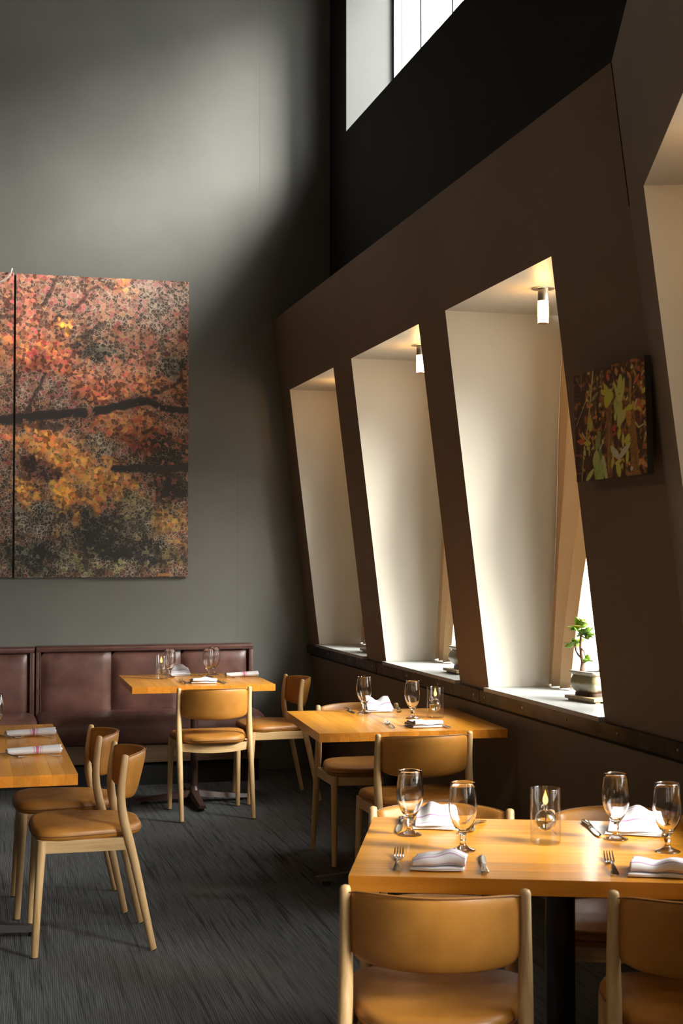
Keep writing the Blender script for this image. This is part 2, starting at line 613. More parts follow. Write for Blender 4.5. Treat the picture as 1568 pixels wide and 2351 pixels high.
def leaning_wall(name, M, d, wins, y_lo, y_hi, glaz, label):
    """front face with window openings, cream reveals; y_lo / y_hi are functions of z"""
    b = MB()
    P = lambda y, z, dx=0.0: tuple(M @ Vector((d - KL * z + dx, y, z)))
    Q = lambda x, y, z: tuple(M @ Vector((x, y, z)))
    wins = sorted(wins)
    edges = [None] + [e for w in wins for e in w] + [None]
    lo = lambda z: y_lo(z)
    hi = lambda z: y_hi(z)
    zs = (0.0, SILL, HEAD, ZTOP)
    b.quad(P(lo(0), 0), P(hi(0), 0), P(hi(SILL), SILL), P(lo(SILL), SILL))
    b.quad(P(lo(HEAD), HEAD), P(hi(HEAD), HEAD), P(hi(ZTOP), ZTOP), P(lo(ZTOP), ZTOP))
    ys = [('lo',)] + [e for w in wins for e in w] + [('hi',)]
    g = lambda y, z: (lo(z) if y == ('lo',) else hi(z) if y == ('hi',) else y)
    for k in range(0, len(ys), 2):
        a, c = ys[k], ys[k + 1]
        b.quad(P(g(a, SILL), SILL), P(g(c, SILL), SILL), P(g(c, HEAD), HEAD), P(g(a, HEAD), HEAD))
    for a, c in wins:
        for y in (a, c):
            b.quad(P(y, SILL), Q(glaz(SILL) + 0.052, y, SILL), Q(glaz(HEAD) + 0.052, y, HEAD), P(y, HEAD), 1)
        b.quad(P(a, HEAD), Q(glaz(HEAD) + 0.052, a, HEAD), Q(glaz(HEAD) + 0.052, c, HEAD), P(c, HEAD), 1)
        b.quad(P(a, SILL - 0.03), Q(glaz(SILL) + 0.052, a, SILL - 0.03), Q(glaz(SILL) + 0.052, c, SILL - 0.03), P(c, SILL - 0.03), 1)
    # outer skin, so that no daylight leaks in
    yo0, yo1 = lo(1.5) - 0.3, hi(1.5) + 0.3
    S = lambda y, z: Q(glaz(z) + 0.055, y, z)
    cuts = [yo0] + [e for w in wins for e in w] + [yo1]
    for k in range(0, len(cuts), 2):
        b.quad(S(cuts[k], -0.1), S(cuts[k + 1], -0.1), S(cuts[k + 1], ZTOP), S(cuts[k], ZTOP), 2)
    for a, c in wins:
        b.quad(S(a, -0.1), S(c, -0.1), S(c, SILL - 0.035), S(a, SILL - 0.035), 2)
        b.quad(S(a, HEAD + 0.01), S(c, HEAD + 0.01), S(c, ZTOP), S(a, ZTOP), 2)
    return struct(name, b, ['umber_paint', 'cream_paint', 'outside_roof'], label=label, smooth=False, recalc=False)


glaz1 = GL0
glaz2 = lambda z: D2 - KL * z * 0 + 0.155 + 0.046 * z
leaning_wall('wall_right', M1, D1, WIN1, lambda z: fold_y(z, 1), lambda z: VB, glaz1,
             'dark umber leaning wall with deep cream window recesses')
leaning_wall('wall_right_near', M2, D2, WIN2, lambda z: -4.6, lambda z: fold_y(z, 2), glaz2,
             'near dark umber leaning wall turning towards the viewer')
# shadow gap running down the fold
b = MB()
for z0, z1 in ((2.66, ZTOP - 0.003),):
    p0 = Vector((D1 - KL * z0, fold_y(z0, 1), z0)); p1 = Vector((D1 - KL * z1, fold_y(z1, 1), z1))
    b.tube([p0 - Vector((0.0008, 0, 0)), p1 - Vector((0.0008, 0, 0))], 0.0028, 6)
struct('trim_3', b, 'black_paint', label='thin dark joint where the two leaning walls meet')

# ledge on top of the leaning walls and the upper wall with the clerestory
b = MB()
xt = D1 - KL * ZTOP
ft = (xt, fold_y(ZTOP, 1))
e2 = (N2[0] * (D2 - KL * ZTOP) + D3[0] * -4.6, N2[1] * (D2 - KL * ZTOP) + D3[1] * -4.6)
b.add([(xt, VB, ZTOP), (ft[0], ft[1], ZTOP), (e2[0], e2[1], ZTOP), (3.0, e2[1], ZTOP), (3.0, VB, ZTOP)], [(0, 1, 2, 3, 4)])
struct('trim_4', b, 'black_paint', label='flat ledge on top of the leaning wall', smooth=False, recalc=False)
b = MB()
prev = VB
for a, c, z0, z1 in CLERE:
    b.quad((XU, c, ZTOP), (XU, prev, ZTOP), (XU, prev, ZC), (XU, c, ZC))
    b.quad((XU, a, ZTOP), (XU, c, ZTOP), (XU, c, z0), (XU, a, z0))
    b.quad((XU, a, z1), (XU, c, z1), (XU, c, ZC), (XU, a, ZC))
    for y in (a, c):
        b.quad((XU, y, z0), (XG + 0.05, y, z0), (XG + 0.05, y, z1), (XU, y, z1), 1)
    for z in (z0, z1):
        b.quad((XU, a, z), (XG + 0.05, a, z), (XG + 0.05, c, z), (XU, c, z), 1)
    prev = a
b.quad((XU, YR, ZTOP), (XU, prev, ZTOP), (XU, prev, ZC), (XU, YR, ZC))
# outer skin of the upper wall
prev = VB
for a, c, z0, z1 in CLERE:
    X = XG + 0.05
    b.quad((X, c, ZTOP), (X, prev, ZTOP), (X, prev, ZC), (X, c, ZC), 2)
    b.quad((X, a, ZTOP), (X, c, ZTOP), (X, c, z0), (X, a, z0), 2)
    b.quad((X, a, z1), (X, c, z1), (X, c, ZC), (X, a, ZC), 2)
    prev = a
b.quad((X, YR, ZTOP), (X, prev, ZTOP), (X, prev, ZC), (X, YR, ZC), 2)
struct('wall_upper', b, ['black_paint', 'white_paint', 'outside_roof'], label='black upper wall with a high clerestory opening', smooth=False, recalc=False)

# clerestory glazing: frame bars and panes
for i, (a, c, z0, z1) in enumerate(CLERE):
    w = thing('window_%d' % (i + 6), 'high clerestory window glowing white above the black wall', 'window'); del w['category']
    w['kind'] = 'structure'
    if i:
        w['label'] = 'high clerestory window out of view nearer the viewer'
    fb = MB()
    fb.box((XG - 0.02, c - 0.03, z0), (XG + 0.03, c, z1)); fb.box((XG - 0.02, a, z0), (XG + 0.03, a + 0.05, z1))
    fb.box((XG - 0.02, a, z0), (XG + 0.03, c, z0 + 0.05)); fb.box((XG - 0.02, a, z1 - 0.05), (XG + 0.03, c, z1))
    fb.build('window_frame', 'window_frame', w, smooth=False)
    ys = [c] + [c - 0.66 - 0.62 * q for q in range(3) if c - 0.66 - 0.62 * q > a + 0.2] + [a]
    for k in range(1, len(ys) - 1):
        mb = MB(); mb.box((XG - 0.03, ys[k] - 0.012, z0 + 0.05), (XG + 0.03, ys[k] + 0.012, z1 - 0.05))
        mb.build('mullion', 'window_frame', w, smooth=False)
    for k in range(len(ys) - 1):
        mb = MB(); mb.box((XG + 0.003, ys[k + 1] + 0.014, z0 + 0.051), (XG + 0.008, ys[k] - 0.014, z1 - 0.051))
        mb.build('pane', 'window_glass', w, smooth=False)


def window(idx, M, a, c, glaz, d, label):
    """frame, pane and stone sill at the back of a recess"""
    w = thing('window_%d' % idx, label, 'window'); del w['category']
    w['kind'] = 'structure'
    w.matrix_world = M
    P = lambda y, z, dx=0.0: (glaz(z) + dx, y, z)
    fb = MB()
    t = 0.045
    def bar(y0, z0, y1, z1):
        fb.add([P(y0, z0), P(y1, z0), P(y1, z1), P(y0, z1), P(y0, z0, 0.05), P(y1, z0, 0.05), P(y1, z1, 0.05), P(y0, z1, 0.05)],
               [(0, 1, 2, 3), (4, 7, 6, 5), (0, 4, 5, 1), (1, 5, 6, 2), (2, 6, 7, 3), (3, 7, 4, 0)])
    bar(a, SILL, a + t, HEAD); bar(c - t, SILL, c, HEAD)
    bar(a + t, SILL, c - t, SILL + t); bar(a + t, HEAD - t, c - t, HEAD)
    fb.build('window_frame', 'window_frame', w, smooth=False)
    pb = MB()
    t2 = t + 0.001
    y0, y1, z0, z1 = a + t2, c - t2, SILL + t2, HEAD - t2
    pb.add([P(y0, z0, 0.02), P(y1, z0, 0.02), P(y1, z1, 0.02), P(y0, z1, 0.02), P(y0, z0, 0.026), P(y1, z0, 0.026), P(y1, z1, 0.026), P(y0, z1, 0.026)],
           [(0, 1, 2, 3), (4, 7, 6, 5), (0, 4, 5, 1), (1, 5, 6, 2), (2, 6, 7, 3), (3, 7, 4, 0)])
    pb.build('pane', 'window_glass', w, smooth=False)
    sb = MB()
    xf = d - KL * SILL
    sb.box((xf - 0.026, a + 0.0, SILL - 0.018), (glaz(SILL) + 0.0, c - 0.0, SILL))
    sb.build('window_sill', 'sill_stone', w, smooth=False, bevel=0.002)
    return w


window(1, M1, *WIN1[0], glaz1, D1, 'deep window recess closest to the back wall')
window(2, M1, *WIN1[1], glaz1, D1, 'middle deep window recess between two dark piers')
window(3, M1, *WIN1[2], glaz1, D1, 'largest full window recess with jade plant on its sill')
for k, (a, c) in enumerate(WIN2[:2]):
    window(4 + k, M2, a, c, glaz2, D2, 'window recess cut off by the right edge' if k == 0 else 'window recess out of view beside the viewer')
for k, (a, c) in enumerate(WIN2[2:]):
    window(8 + k, M2, a, c, glaz2, D2, 'window recess out of view behind the viewer')

# steel rail under the sills, in lengths, with bolts
def rail(name, M, d, segs, label):
    r = thing(name, label, 'rail'); del r['category']
    r['kind'] = 'structure'
    r.matrix_world = M
    for y0, y1 in segs:
        z0, z1 = 0.806, SILL - 0.018
        x0 = d - KL * z1
        pb = MB()
        f = lambda z: d - KL * z
        pb.add([(f(z0) - 0.022, y0, z0), (f(z0) + 0.01, y0, z0), (f(z1) + 0.01, y0, z1), (f(z1) - 0.022, y0, z1),
                (f(z0) - 0.022, y1, z0), (f(z0) + 0.01, y1, z0), (f(z1) + 0.01, y1, z1), (f(z1) - 0.022, y1, z1)],
               [(0, 1, 2, 3), (4, 7, 6, 5), (0, 4, 5, 1), (1, 5, 6, 2), (2, 6, 7, 3), (3, 7, 4, 0)])
        p = pb.build('rail_plate', 'steel_rail', r, smooth=False, bevel=0.002)
        n = max(2, int(round((y1 - y0) / 0.40)))
        for k in range(n):
            y = y0 + 0.07 + (y1 - y0 - 0.14) * k / (n - 1)
            zc = 0.840
            bb = MB()
            c0 = Vector((f(zc) - 0.0215, y, zc)); nn = Vector((-1, 0, -KL)).normalized()
            bb.tube([c0, c0 + nn * 0.003, c0 + nn * 0.0042], [0.0065, 0.0065, 0.003], 10)
            bb.build('bolt', 'bolt_steel', p)
        sb = MB()
        za, zb_ = z0 - 0.014, z0 - 0.0005
        sb.add([(f(za) - 0.006, y0, za), (f(za) + 0.01, y0, za), (f(zb_) + 0.01, y0, zb_), (f(zb_) - 0.006, y0, zb_),
                (f(za) - 0.006, y1, za), (f(za) + 0.01, y1, za), (f(zb_) + 0.01, y1, zb_), (f(zb_) - 0.006, y1, zb_)],
               [(0, 1, 2, 3), (4, 7, 6, 5), (0, 4, 5, 1), (1, 5, 6, 2), (2, 6, 7, 3), (3, 7, 4, 0)])
        sb.build('shadow_gap_strip', 'black_paint', r, smooth=False)  # black strip painted in for the shadow gap under the rail
    return r


rail('trim_1', M1, D1, [(fold_y(0.84, 1) + 0.03, 6.285), (6.29, 8.02), (8.025, VB - 0.002)], 'black steel rail bolted along the leaning wall below the sills')
rail('trim_2', M2, D2, [(-0.6, 1.4), (1.405, 3.2), (3.205, fold_y(0.84, 2) - 0.03)], 'black steel rail on the near leaning wall')

# outside: pale paving and the low roof under the clerestory
b = MB(); b.box((-40, -40, -0.6), (60, 60, -0.5))
struct('ground_outside', b, 'outside_paving', label='pale paving outside the windows', smooth=False)

# ------------------------------------------------------------------ chairs
def seat_outline(n=64):
    """rounded trapezoid, wide at the front (+y)"""
    pts = []
    for k in range(n):
        a = 2 * math.pi * k / n
        c, s_ = math.cos(a), math.sin(a)
        e = 0.52
        x = math.copysign(abs(c) ** e, c)
        y = math.copysign(abs(s_) ** e, s_)
        yy = 0.022 + y * 0.212
        half = 0.203 + 0.034 * (yy / 0.212)
        pts.append((x * half, yy))
    return np.array(pts)


def make_chair():
    root = thing('dining_chair', 'chair', 'chair', group='tan leather dining chairs')
    o = seat_outline()
    cen = np.array([0, 0.022])
    def ring(s, z, dip=0.0):
        q = cen + (o - cen) * s
        return [(x, y, z - dip * (1 - (x / 0.24) ** 2) * 0.5) for x, y in q]
    b = MB()
    rings = [(0.05, 0.424), (0.86, 0.424), (0.955, 0.428), (0.99, 0.437), (1.0, 0.446), (0.993, 0.456), (0.965, 0.466), (0.90, 0.474), (0.78, 0.479), (0.5, 0.480), (0.2, 0.480), (0.02, 0.480)]
    b.grid([ring(s, z, 0.012 if z > 0.47 else 0.0) for s, z in rings], closed_v=True, cap=True)
    seat = b.build('seat', 'tan_leather', root, angle=80)
    b = MB()
    q = [(x, y, 0.446) for x, y in cen + (o - cen) * 1.0]
    b.tube(q + q[:2], 0.0022, 6, cap=False)
    b.build('seam', 'tan_leather_seam', seat)
    # backrest: leather pad bent between the posts
    b = MB()
    na, nb = 25, 20
    P = []
    for i in range(na):
        a = -1 + 2 * i / (na - 1)
        endtaper = min(1.0, (1 - abs(a)) / 0.06 + 0.35)
        zb = 0.571 - 0.012 * (1 - a * a) + 0.016 * abs(a) ** 12
        zt = 0.734 + 0.006 * (1 - a * a) - 0.006 * abs(a) ** 9
        loop = []
        for k in range(nb):
            th = 2 * math.pi * k / nb
            cz, cy = math.sin(th), math.cos(th)
            vz = math.copysign(abs(cz) ** 0.45, cz)
            vy = math.copysign(abs(cy) ** 0.75, cy)
            z = (zb + zt) / 2 + (zt - zb) / 2 * vz
            tb = (z - 0.567) / 0.17
            bulge = 0.062 + 0.030 * tb
            yc = -0.100 - 0.012 * tb - bulge * (1 - a * a)
            dyda = 2 * a * bulge / 0.19
            nrm = Vector((-dyda, 1, 0)).normalized()
            off = 0.0135 * endtaper * vy * (1.0 - 0.25 * abs(vz) ** 6)
            loop.append((0.190 * a + nrm.x * off, yc + nrm.y * off, z))
        P.append(loop)
    b.grid(P, closed_v=True, cap=True)
    back = b.build('backrest', 'tan_leather', root, angle=80)
    # seam round the edge of the pad
    b = MB()
    top, bot = [], []
    for i in range(na):
        a = -1 + 2 * i / (na - 1)
        zt = 0.734 + 0.006 * (1 - a * a) - 0.006 * abs(a) ** 9
        tb = (zt - 0.567) / 0.17
        y = -0.100 - 0.012 * tb - (0.062 + 0.030 * tb) * (1 - a * a)
        dyda = 2 * a * (0.062 + 0.03 * tb) / 0.19
        nr = Vector((-dyda, 1, 0)).normalized()
        top.append((0.19 * a - nr.x * 0.008, y - nr.y * 0.008, zt - 0.0015))
    b.tube(top, 0.0018, 6)
    b.build('seam', 'tan_leather_seam', back)
    for sx in (-1, 1):
        x = 0.205 * sx
        # rear leg and post in one bent piece
        path = [(-0.220, 0.0), (-0.196, 0.11), (-0.172, 0.22), (-0.148, 0.33), (-0.126, 0.42), (-0.108, 0.485), (-0.098, 0.54), (-0.095, 0.585), (-0.098, 0.64), (-0.104, 0.69), (-0.110, 0.733), (-0.1105, 0.739), (-0.111, 0.742)]
        rad = [0.0128, 0.0142, 0.0156, 0.0168, 0.0175, 0.0176, 0.0168, 0.0158, 0.0145, 0.0135, 0.0128, 0.0108, 0.004]
        b = MB()
        b.tube([(x, y, z) for y, z in path], rad, 14)
        leg = b.build('leg', 'ash_frame', root, angle=60)
        b = MB(); b.tube([(x, -0.221, -0.0), (x, -0.2195, 0.004)], 0.0131, 14)
        b.build('foot_glide', 'rubber', leg)
        b = MB()
        b.tube([(x, 0.222, 0.0), (x * 0.99, 0.212, 0.2), (x * 0.975, 0.199, 0.40), (x * 0.97, 0.197, 0.432)], [0.0130, 0.0152, 0.0176, 0.0178], 14)
        leg = b.build('leg', 'ash_frame', root, angle=60)
        b = MB(); b.tube([(x, 0.222, 0.0), (x, 0.222, 0.004)], 0.0133, 14)
        b.build('foot_glide', 'rubber', leg)
        b = MB()
        xs = x * 0.97
        b.box((xs - 0.010, -0.118, 0.383), (xs + 0.010, 0.190, 0.430))
        b.build('side_rail', 'ash_side', root, smooth=False, bevel=0.003)
    # bowed front and rear rails
    for nm, yy, bow, dz in (('front_rail', 0.195, 0.012, 0.0), ('rear_rail', -0.118, -0.03, 0.012)):
        P = []
        for k in range(13):
            a = -1 + 2 * k / 12
            y = yy + bow * (1 - a * a)
            d = dz * (1 - a * a)
            P.append([(0.195 * a, y - 0.009, 0.385 - d), (0.195 * a, y + 0.009, 0.385 - d), (0.195 * a, y + 0.009, 0.428 - d * 0.4), (0.195 * a, y - 0.009, 0.428 - d * 0.4)])
        b = MB(); b.grid(P, closed_v=True, cap=True)
        b.build(nm, 'ash_rail', root, angle=30)
    return root


chair0 = make_chair()
used = []
CH = [
    ((0.475, 5.650, 0), 90, 'golden tan leather chair nearest on the left beside the orange tabletop'),
    ((0.431, 6.240, 0), 90, 'tan leather chair half hidden behind the nearest left chair'),
    ((1.372, 8.185, 0), 1, 'tan leather chair with its back to the viewer before the banquette table'),
    ((1.860, 8.645, 0), 92, 'tan leather chair turned sideways at the right end of the banquette table'),
    ((1.890, 5.905, 0), 0, 'brown-shaded leather chair with its back turned at the middle table'),
    ((1.920, 6.872, 0), 180, 'leather chair facing the viewer behind the middle table'),
    ((1.076, 3.210, 0), -20.6, 'largest golden leather chair back in front of the nearest table'),
    ((1.648, 3.004, 0), -20.6, 'foreground leather chair cut off by the right edge'),
    ((1.342, 3.970, 0), 159.4, 'leather chair facing the viewer behind the left side of the nearest table'),
    ((1.838, 3.782, 0), 159.4, 'leather chair facing the viewer behind the right side of the nearest table'),
]
for loc, a, lab in CH:
    place(chair0, used, loc, R(a), lab)

# ------------------------------------------------------------------ tables
TT, TH = 0.74, 0.038


def make_table(name, label, loc, rz, w, d, along, base, stave=0.044):
    """butcher-block top of separate staves on a cast pedestal; origin at the near left floor corner"""
    root = thing(name, label, 'table', loc, rz, 'butcher block tables')
    top = thing('tabletop', None, None)
    top.parent = root
    n = int(round((w if along == 'y' else d) / stave))
    st = (w if along == 'y' else d) / n
    L = d if along == 'y' else w
    b = MB()
    b.box((-st / 2 + 0.0001, -L / 2, -TH), (st / 2 - 0.0001, L / 2, 0))
    me = b.mesh('stave', ['maple_top', 'maple_edge'], smooth=False, bevel=0.0007)
    me.polygons.foreach_set('material_index', [1 if abs(q.normal.z) < 0.5 else 0 for q in me.polygons])
    for k in range(n):
        o = link('stave', me, top)
        c = st * (k + 0.5)
        o.location = (c, d / 2, TT) if along == 'y' else (w / 2, c, TT)
        o.rotation_euler = (0, 0, 0 if along == 'y' else R(90))
    # edge easing: slim bead all round, under the top
    x, y = w / 2, d / 2
    if base == 'black':
        cm, r = 'black_iron', 0.038
    else:
        cm, r = 'brown_iron', 0.023
    b = MB(); b.tube([(x, y, 0.05), (x, y, TT - TH - 0.012)], r, 24)
    b.build('column', cm, root, angle=50)
    b = MB(); b.box((x - 0.16, y - 0.16, TT - TH - 0.012), (x + 0.16, y + 0.16, TT - TH - 0.0005))
    b.build('top_plate', cm, root, smooth=False, bevel=0.003)
    b = MB(); b.lathe([(0.0, 0.10), (r, 0.10), (r + 0.012, 0.08), (r + 0.018, 0.045), (r + 0.02, 0.03), (0.0, 0.03)], 24, c=(x, y, 0))
    hub = b.build('hub', cm, root, angle=50)
    reach = min(w, d) * 0.40
    for k in range(4):
        dx, dy = ((1, 0), (0, 1), (-1, 0), (0, -1))[k] if along == 'y' else ((0.966, 0.259), (-0.259, 0.966), (-0.966, -0.259), (0.259, -0.966))[k]
        P = []
        for q in range(9):
            f = q / 8
            px = 0.02 + reach * f
            hh = 0.036 - 0.016 * f
            zt = 0.078 - 0.040 * f ** 0.7
            wd = 0.034 - 0.008 * f
            if q == 8:
                hh *= 0.8
            P.append([(x + dx * px - dy * wd, y + dy * px + dx * wd, zt - hh), (x + dx * px + dy * wd, y + dy * px - dx * wd, zt - hh),
                      (x + dx * px + dy * wd * 0.6, y + dy * px - dx * wd * 0.6, zt), (x + dx * px - dy * wd * 0.6, y + dy * px + dx * wd * 0.6, zt)])
        b = MB(); b.grid(P, closed_v=True, cap=True)
        b.build('foot', cm, root, angle=40)
        fx, fy = x + dx * (reach - 0.03), y + dy * (reach - 0.03)
        b = MB(); b.tube([(fx, fy, 0.0), (fx, fy, 0.024)], [0.02, 0.016], 12)
        b.build('levelling_pad', 'rubber', root)
    return root


OA = Vector((0.879, 3.277, 0))
make_table('dining_table', 'nearest glossy orange wood table set for four by the right edge', OA, -ANG, 1.03, 0.758, 'x', 'black', 0.0446)
make_table('dining_table', 'middle wood table pushed against the leaning wall below the sills', (1.45, 5.885, 0), R(-3.5), 0.835, 0.88, 'y', 'black')
make_table('dining_table', 'rear wood table in front of the brown banquette', (0.918, 8.195, 0), R(-0.8), 0.835, 0.845, 'y', 'brown')
make_table('dining_table', 'orange wood table cut off by the left edge', (-0.455, 5.02, 0), 0, 0.832, 1.506, 'y', 'black')

# ------------------------------------------------------------------ banquette
def puffy(b, lo, hi, face, puff, nx=14, nz=12, exp=0.35):
    """box whose -y face swells out; used for cushions"""
    x0, y0, z0 = lo
    x1, y1, z1 = hi
    P = []
    for i in range(nx + 1):
        row = []
        for j in range(nz + 1):
            a, c = -1 + 2 * i / nx, -1 + 2 * j / nz
            f = ((1 - abs(a) ** 3.2) * (1 - abs(c) ** 3.2))
            f = max(f, 0) ** exp
            row.append((x0 + (x1 - x0) * i / nx, y0 - puff * f, z0 + (z1 - z0) * j / nz))
        P.append(row)
    b.grid(P)
    n = nx + 1
    b.quad((x0, y0, z0), (x0, y1, z0), (x0, y1, z1), (x0, y0, z1))
    b.quad((x1, y0, z0), (x1, y0, z1), (x1, y1, z1), (x1, y1, z0))
    b.quad((x0, y0, z1), (x0, y1, z1), (x1, y1, z1), (x1, y0, z1))
    b.quad((x0, y0, z0), (x1, y0, z0), (x1, y1, z0), (x0, y1, z0))


def banquette(label, x0, x1, npan, ztop):
    root = thing('banquette', label, 'banquette', (x0, VB, 0), 0, 'brown leather banquettes')
    W = x1 - x0
    yf = -0.105
    b = MB(); b.box((0, -0.075, 0.15), (W, -0.003, ztop - 0.012))
    b.build('back_frame', 'oxblood_leather', root, smooth=False, bevel=0.006)
    bw = 0.028
    pw = (W - 2 * bw) / npan
    for k in range(npan):
        b = MB()
        puffy(b, (bw + k * pw + 0.0012, yf + 0.03, 0.40), (bw + (k + 1) * pw - 0.0012, -0.07, ztop - 0.034), 0, 0.036)
        b.build('back_cushion', 'oxblood_leather', root, weld=True, angle=50)
    # top border band and end border, edged with piping
    b = MB(); b.box((0, yf - 0.003, ztop - 0.031), (W, -0.003, ztop)); 
    band = b.build('top_band', 'oxblood_leather', root, smooth=True, bevel=0.008)
    b = MB(); b.tube([(0.003, yf - 0.003, ztop - 0.034), (W - 0.003, yf - 0.003, ztop - 0.034)], 0.0045, 8)
    b.build('piping', 'oxblood_piping', band)
    b = MB(); b.tube([(0.003, yf - 0.001, ztop - 0.003), (W - 0.003, yf - 0.001, ztop - 0.003)], 0.0045, 8)
    b.build('piping', 'oxblood_piping', band)
    for xx in (0.0, W - bw):
        b = MB(); b.box((xx, yf, 0.40), (xx + bw, -0.003, ztop - 0.032))
        eb = b.build('end_band', 'oxblood_leather', root, bevel=0.007)
        xp = bw if xx == 0 else W - bw
        b = MB(); b.tube([(xp, yf - 0.001, 0.42), (xp, yf - 0.001, ztop - 0.036)], 0.004, 8)
        b.build('piping', 'oxblood_piping', eb)
    # seat cushion: deep rounded block
    prof = [(-0.03, 0.27), (-0.50, 0.27), (-0.545, 0.285), (-0.565, 0.33), (-0.568, 0.38), (-0.560, 0.42), (-0.535, 0.448), (-0.49, 0.460), (-0.38, 0.468), (-0.25, 0.466), (-0.15, 0.455), (-0.03, 0.45)]
    P = []
    xs = [0.0, 0.004, 0.015, 0.04, 0.09] + [W * q / 14 for q in range(2, 13)] + [W - 0.09, W - 0.04, W - 0.015, W - 0.004, W]
    for x in xs:
        e = min(x, W - x)
        f = 1 - max(0, (0.05 - e) / 0.05) ** 2.2
        cy, cz = -0.28, 0.37
        P.append([(x, cy + (y - cy) * (0.90 + 0.10 * f), cz + (z - cz) * (0.72 + 0.28 * f)) for y, z in prof])
    b = MB(); b.grid(P, closed_v=True, cap=True)
    b.build('seat_cushion', 'oxblood_leather', root, angle=60)
    b = MB(); b.box((0.01, -0.49, 0.150), (W - 0.01, -0.03, 0.272))
    b.build('base_panel', 'oak_base', root, smooth=False, bevel=0.003)
    b = MB(); b.box((0.03, -0.45, 0.0), (W - 0.03, -0.03, 0.150))
    b.build('toe_kick', 'toe_black', root, smooth=False)
    return root


banquette('long brown leather banquette with padded panels behind the rear table', 0.447, 1.915, 3, 0.888)
banquette('brown leather banquette section cut off by the left edge', -1.03, 0.438, 3, 0.884)

# ------------------------------------------------------------------ glassware
def make_goblet():
    g = thing('water_goblet', 'goblet', 'glass')
    outer = [(0.0, 0.0), (0.030, 0.0), (0.0325, 0.0012), (0.0325, 0.0025), (0.028, 0.0045), (0.018, 0.008), (0.0095, 0.0135), (0.0072, 0.020), (0.0072, 0.027), (0.0095, 0.033), (0.0080, 0.038), (0.0090, 0.043),
             (0.0145, 0.050), (0.0215, 0.060), (0.0280, 0.072), (0.0330, 0.086), (0.0362, 0.100), (0.0372, 0.113), (0.0366, 0.128), (0.0348, 0.145), (0.0325, 0.162), (0.0312, 0.1735), (0.0310, 0.1750)]
    inner = [(0.0300, 0.1755), (0.0292, 0.1745), (0.0306, 0.162), (0.0330, 0.145), (0.0348, 0.128), (0.0354, 0.113), (0.0344, 0.100), (0.0311, 0.086), (0.0260, 0.0735), (0.0192, 0.0625), (0.0115, 0.0545), (0.0, 0.052)]
    b = MB(); b.lathe(outer + inner, 36)
    b.build('bowl', 'clear_glass', g, angle=70, weld=True)
    return g


gob = make_goblet()
gu = []


def loc2(s, t, z=TT):
    """position on the nearest table, s along its front edge, t across"""
    return (OA.x + s * math.cos(ANG) + t * math.sin(ANG), OA.y - s * math.sin(ANG) + t * math.cos(ANG), z)


for loc, lab in (
    (loc2(0.265, 0.311), 'stemmed water glass behind the near left napkin on the nearest table'),
    (loc2(0.119, 0.501), 'stemmed water glass at the far left corner of the nearest table'),
    (loc2(0.669, 0.498), 'stemmed water glass to the right of the candle, far side of nearest table'),
    (loc2(0.786, 0.350), 'stemmed water glass at the right edge on the nearest table'),
    ((1.842, 6.575, TT), 'stemmed water glass at the far left on the middle table'),
    ((2.000, 6.309, TT), 'stemmed water glass beside the candle on the middle table'),
    ((1.219, 8.810, TT), 'stemmed water glass right behind the candle on the rear table'),
    ((1.452, 8.760, TT), 'front left of two overlapping stemmed glasses on the rear table'),
    ((1.512, 8.905, TT), 'rear right of two overlapping stemmed glasses on the rear table'),
    ((0.117, 6.150, TT), 'stemmed water glass mostly cut off by the left edge'),
):
    place(gob, gu, loc, random.uniform(0, 6), lab, 'stemmed water glasses')


